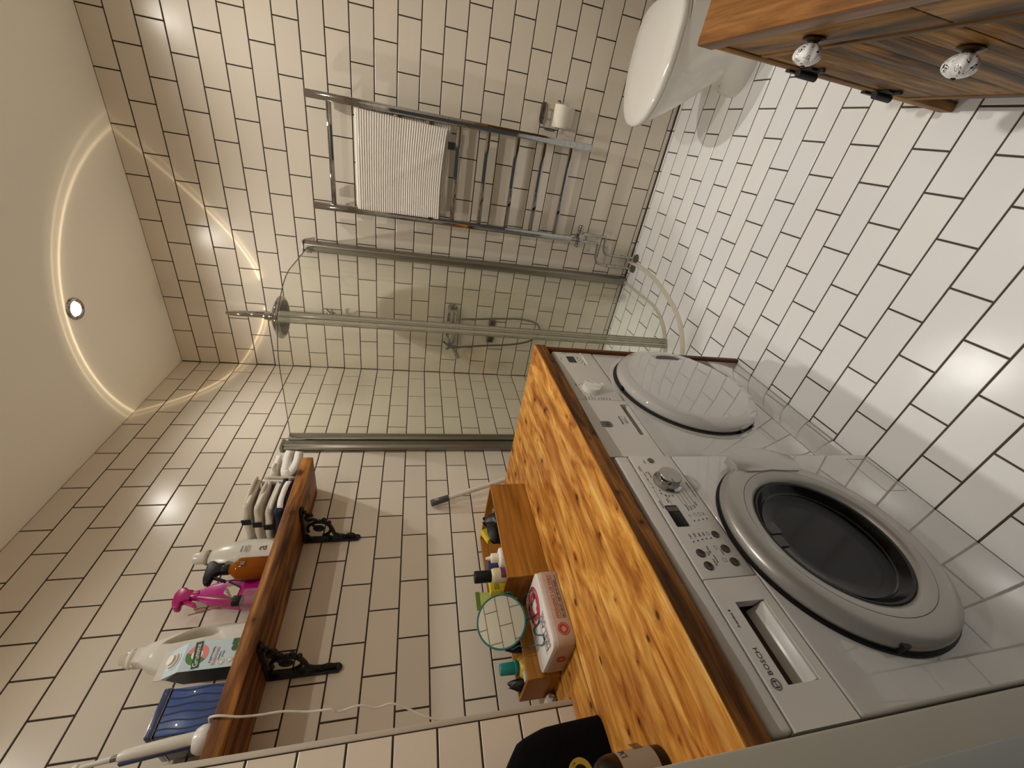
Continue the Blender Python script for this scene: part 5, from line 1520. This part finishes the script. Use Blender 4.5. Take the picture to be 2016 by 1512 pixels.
cross_badge(mb, (.328, fy0 - .0005, CT + .0265), (1, 0, 0), (0, 0, 1), .0135, .004)
uu, vv = UY, Vector((-1, 0, 0))
cross_badge(mb, (.318, -1.852, FZ + .0004), uu, vv, .050, .01)
mb.text('EMERGENCY USE ONLY', (.381, -1.992, FZ + .0003), UY, vv, .0145, .0002, squeeze=.62)
mb.build('red_print', red, o)
mb = MB()
mb.text('FIRST AID KIT - KEEP THIS KIT HANDY', (X, -1.938, CT + .0125), UY, UZ, .0098, .0002, squeeze=.66)
stroke(mb, X, [(-1.938, CT + .0235), (-1.812, CT + .0235)], .0009, .0003); stroke(mb, X, [(-1.938, CT + .0100), (-1.812, CT + .0100)], .0009, .0003)
mb.text('FIRST AID', (.363, -1.990, FZ + .0003), UY, vv, .034, .0003, squeeze=.62)
mb.box(.3305, .3325, -1.992, -1.900, FZ, FZ + .0005); mb.box(.3665, .3685, -1.992, -1.900, FZ, FZ + .0005)
mb.build('black_print', pbr('print_black', '#1d1b1b', 0.5), o)

# ---------------------------------------------------------------- mirror on a wire stand
mc = Vector((.284, -1.868, CT + .163)); mr = .0735
o = thing('round_mirror', 'round teal-framed shaving mirror on a bent wire stand on the first-aid tin', 'mirror', (.29, -1.868, FZ))
nrm = Vector((.93, -.20, .30)).normalized()
q = nrm.to_track_quat('Z', 'Y').to_matrix().to_4x4(); q.translation = mc
teal = pbr('teal_metal', '#1f6a6c', 0.3, 0.4)
MB().lathe([(.0, -.005), (.070, -.005), (.0735, -.003), (.0745, .000), (.0735, .0035), (.0700, .0035), (.0690, .0012)], (0, 0, 0), seg=56).xf(q).build('frame', teal, o)
MB().lathe([(.0, .0012), (.0697, .0012)], (0, 0, 0), seg=56).xf(q).build('glass', pbr('mirror_silver', '#b9b8ae', 0.02, 1.0), o, smooth=False)
u_ = Vector((0, 0, 1)).cross(nrm).normalized(); v_ = nrm.cross(u_)
P = lambda a, r=.0755: mc + u_ * r * math.cos(a) + v_ * r * math.sin(a)
fz = FZ + .0028
w1 = [P(-.25), P(-.30, .079), P(-.55, .083), Vector((.262, -1.800, FZ + .045)), Vector((.290, -1.798, fz + .006)), Vector((.336, -1.812, fz)), Vector((.348, -1.826, fz)), Vector((.330, -1.838, fz)), Vector((.285, -1.832, fz + .002)), Vector((.262, -1.838, fz + .001)), Vector((.262, -1.852, fz)), Vector((.276, -1.862, fz)), Vector((.295, -1.870, fz)), Vector((.330, -1.882, fz)), Vector((.338, -1.892, fz)), Vector((.334, -1.905, fz)), Vector((.30, -1.900, fz)), Vector((.272, -1.895, fz)), Vector((.268, -1.902, fz)), Vector((.285, -1.918, fz)), Vector((.33, -1.940, fz)), Vector((.346, -1.950, fz)), Vector((.338, -1.962, fz)), Vector((.310, -1.958, fz)), Vector((.285, -1.945, fz + .006)), Vector((.272, -1.942, FZ + .045)), P(math.pi + .55, .083), P(math.pi + .30, .079), P(math.pi + .25)]
MB().tube(w1, .0016, 8, smooth=7).build('wire_stand', teal, o)
MB().tube([P(-1.9, .07), mc + v_ * -.085 - nrm * .02, Vector((.262, -1.872, FZ + .03)), Vector((.268, -1.862, fz))], .0016, 8, smooth=6).build('wire_prop', teal, o)

# ---------------------------------------------------------------- toiletry bag and brown bottle at the door end
o = thing('toiletry_bag', 'black fabric toiletry bag with a round yellow badge on the worktop', 'bag', (.34, -2.25, CT))
def bagf(u, v):
    a = 2 * math.pi * u
    c, s = math.cos(a), math.sin(a)
    e = .38
    hx, hy = .073, .096
    z = .0008 + .262 * v
    # slanted top towards the far end
    far = .5 + .5 * math.copysign(abs(s) ** e, s)
    z *= 1 - .26 * (far ** 2.2) * v
    shrink_ = 1 - .22 * max(0, v - .55) ** 1.3 * 2 - .55 * max(0, v - .9) * 6 * .6
    bul = 1 + .05 * math.sin(math.pi * v)
    x = .348 + hx * bul * (shrink_ if v > .0 else 1) * math.copysign(abs(c) ** e, c)
    y = -2.2515 + hy * math.copysign(abs(s) ** e, s) * (1 - .30 * max(0, v - .6)) - .010 * v
    return Vector((x, y, CT + z))
mb = MB().grid(bagf, 60, 24, True)
bmesh.ops.holes_fill(mb.bm, edges=[e for e in mb.bm.edges if e.is_boundary])
bag_m = pbr('bag_black', '#030304', 0.9, spec=0.12, vary=.3, vscale=200, bump=.3)
mb.build('body', bag_m, o, ang=60)
# badge
ec = Vector((.4262, -2.257, CT + .082))
mb = MB().cyl(ec - UX * .004, ec + UX * .0012, .0265, seg=36); mb.build('badge', pbr('badge_yellow', '#a88f2e', 0.6), o, label='round yellow badge')
mb = MB().cyl(ec, ec + UX * .0018, .0155, seg=28); mb.build('badge_centre', 'black', o)
mb = MB()
for i, ch in enumerate('DAN HIKIN'):
    a = math.radians(150 - i * 15)
    if ch != ' ':
        r_ = .0185
        c0 = ec + UX * .0014 + UY * r_ * math.cos(a) + UZ * r_ * math.sin(a)
        uu = UY * math.sin(a) - UZ * math.cos(a); vv = UY * math.cos(a) + UZ * math.sin(a)
        mb.text(ch, c0, uu, vv, .0070, .0002, 'CENTER')
mb.build('badge_lettering', 'black', o)
bx, by = .622, -2.3155
o = thing('shampoo_bottle', 'dark brown bottle with beige label at the worktop end by the door', 'bottle', (bx, by, CT))
MB().lathe([(0, .0006), (.036, .0006), (.0375, .004), (.0375, .098), (.035, .112), (.028, .123), (.015, .129), (.0135, .140), (0, .140)], (bx, by, CT), seg=40).build('body', pbr('bottle_brown', '#150904', 0.3, spec=0.3), o)
MB().grid(lambda u, v: Vector((bx + .0378 * math.cos(2.6 * u - .2), by + .0378 * math.sin(2.6 * u - .2), CT + .020 + .068 * v)), 24, 2).build('label', pbr('label_beige', '#8d8171', 0.7), o)
mb = MB()
for s, ang_, z, h in [('L', .62, .072, .015), ('V', .80, .072, .015), ('L', 1.02, .071, .012), ('|||||', 1.05, .036, .020)]:
    c0 = Vector((bx + .0380 * math.cos(ang_), by + .0380 * math.sin(ang_), CT + z))
    mb.text(s, c0, Vector((-math.sin(ang_), math.cos(ang_), 0)), UZ, h, .0003)
mb.build('lettering', pbr('label_ink', '#332b24', 0.6), o)
MB().lathe([(0, .1405), (.016, .1405), (.016, .165), (.006, .168), (.005, .185), (0, .186)], (bx, by, CT), seg=20).build('pump_cap', 'black', o)

# ---------------------------------------------------------------- cone pattern of the added lamp, shaped to imitate the dome's reflected ring
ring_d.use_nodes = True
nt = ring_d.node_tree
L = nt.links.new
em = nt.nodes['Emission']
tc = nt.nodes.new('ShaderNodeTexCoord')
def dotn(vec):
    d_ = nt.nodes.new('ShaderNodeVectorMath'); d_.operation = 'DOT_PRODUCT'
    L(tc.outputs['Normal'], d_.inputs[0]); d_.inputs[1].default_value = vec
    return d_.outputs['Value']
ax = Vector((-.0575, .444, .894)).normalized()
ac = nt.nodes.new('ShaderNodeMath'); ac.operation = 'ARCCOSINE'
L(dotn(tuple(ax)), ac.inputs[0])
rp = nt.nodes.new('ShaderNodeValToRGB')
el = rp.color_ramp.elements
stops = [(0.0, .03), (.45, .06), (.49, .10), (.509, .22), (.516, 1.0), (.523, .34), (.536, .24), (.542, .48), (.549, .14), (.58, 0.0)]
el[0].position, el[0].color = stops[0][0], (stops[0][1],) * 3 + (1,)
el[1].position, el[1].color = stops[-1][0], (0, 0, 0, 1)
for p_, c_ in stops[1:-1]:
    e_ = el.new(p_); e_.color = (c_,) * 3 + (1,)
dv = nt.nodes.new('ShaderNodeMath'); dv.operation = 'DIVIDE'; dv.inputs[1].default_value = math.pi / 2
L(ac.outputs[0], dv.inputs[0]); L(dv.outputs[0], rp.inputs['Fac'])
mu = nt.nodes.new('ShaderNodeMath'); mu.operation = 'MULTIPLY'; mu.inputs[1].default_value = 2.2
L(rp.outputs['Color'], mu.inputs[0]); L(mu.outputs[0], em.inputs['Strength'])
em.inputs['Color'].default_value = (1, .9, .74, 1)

for o_ in list(bpy.data.objects):
    if o_.type == 'MESH' and o_.parent is not None and any(k in o_.name for k in ('lettering', '_print', 'print_', 'indicator_dots', 'mark_lines', 'round_marks', 'brand', 'leaf_mark', 'mirror_print')):
        o_['kind'] = 'stuff'
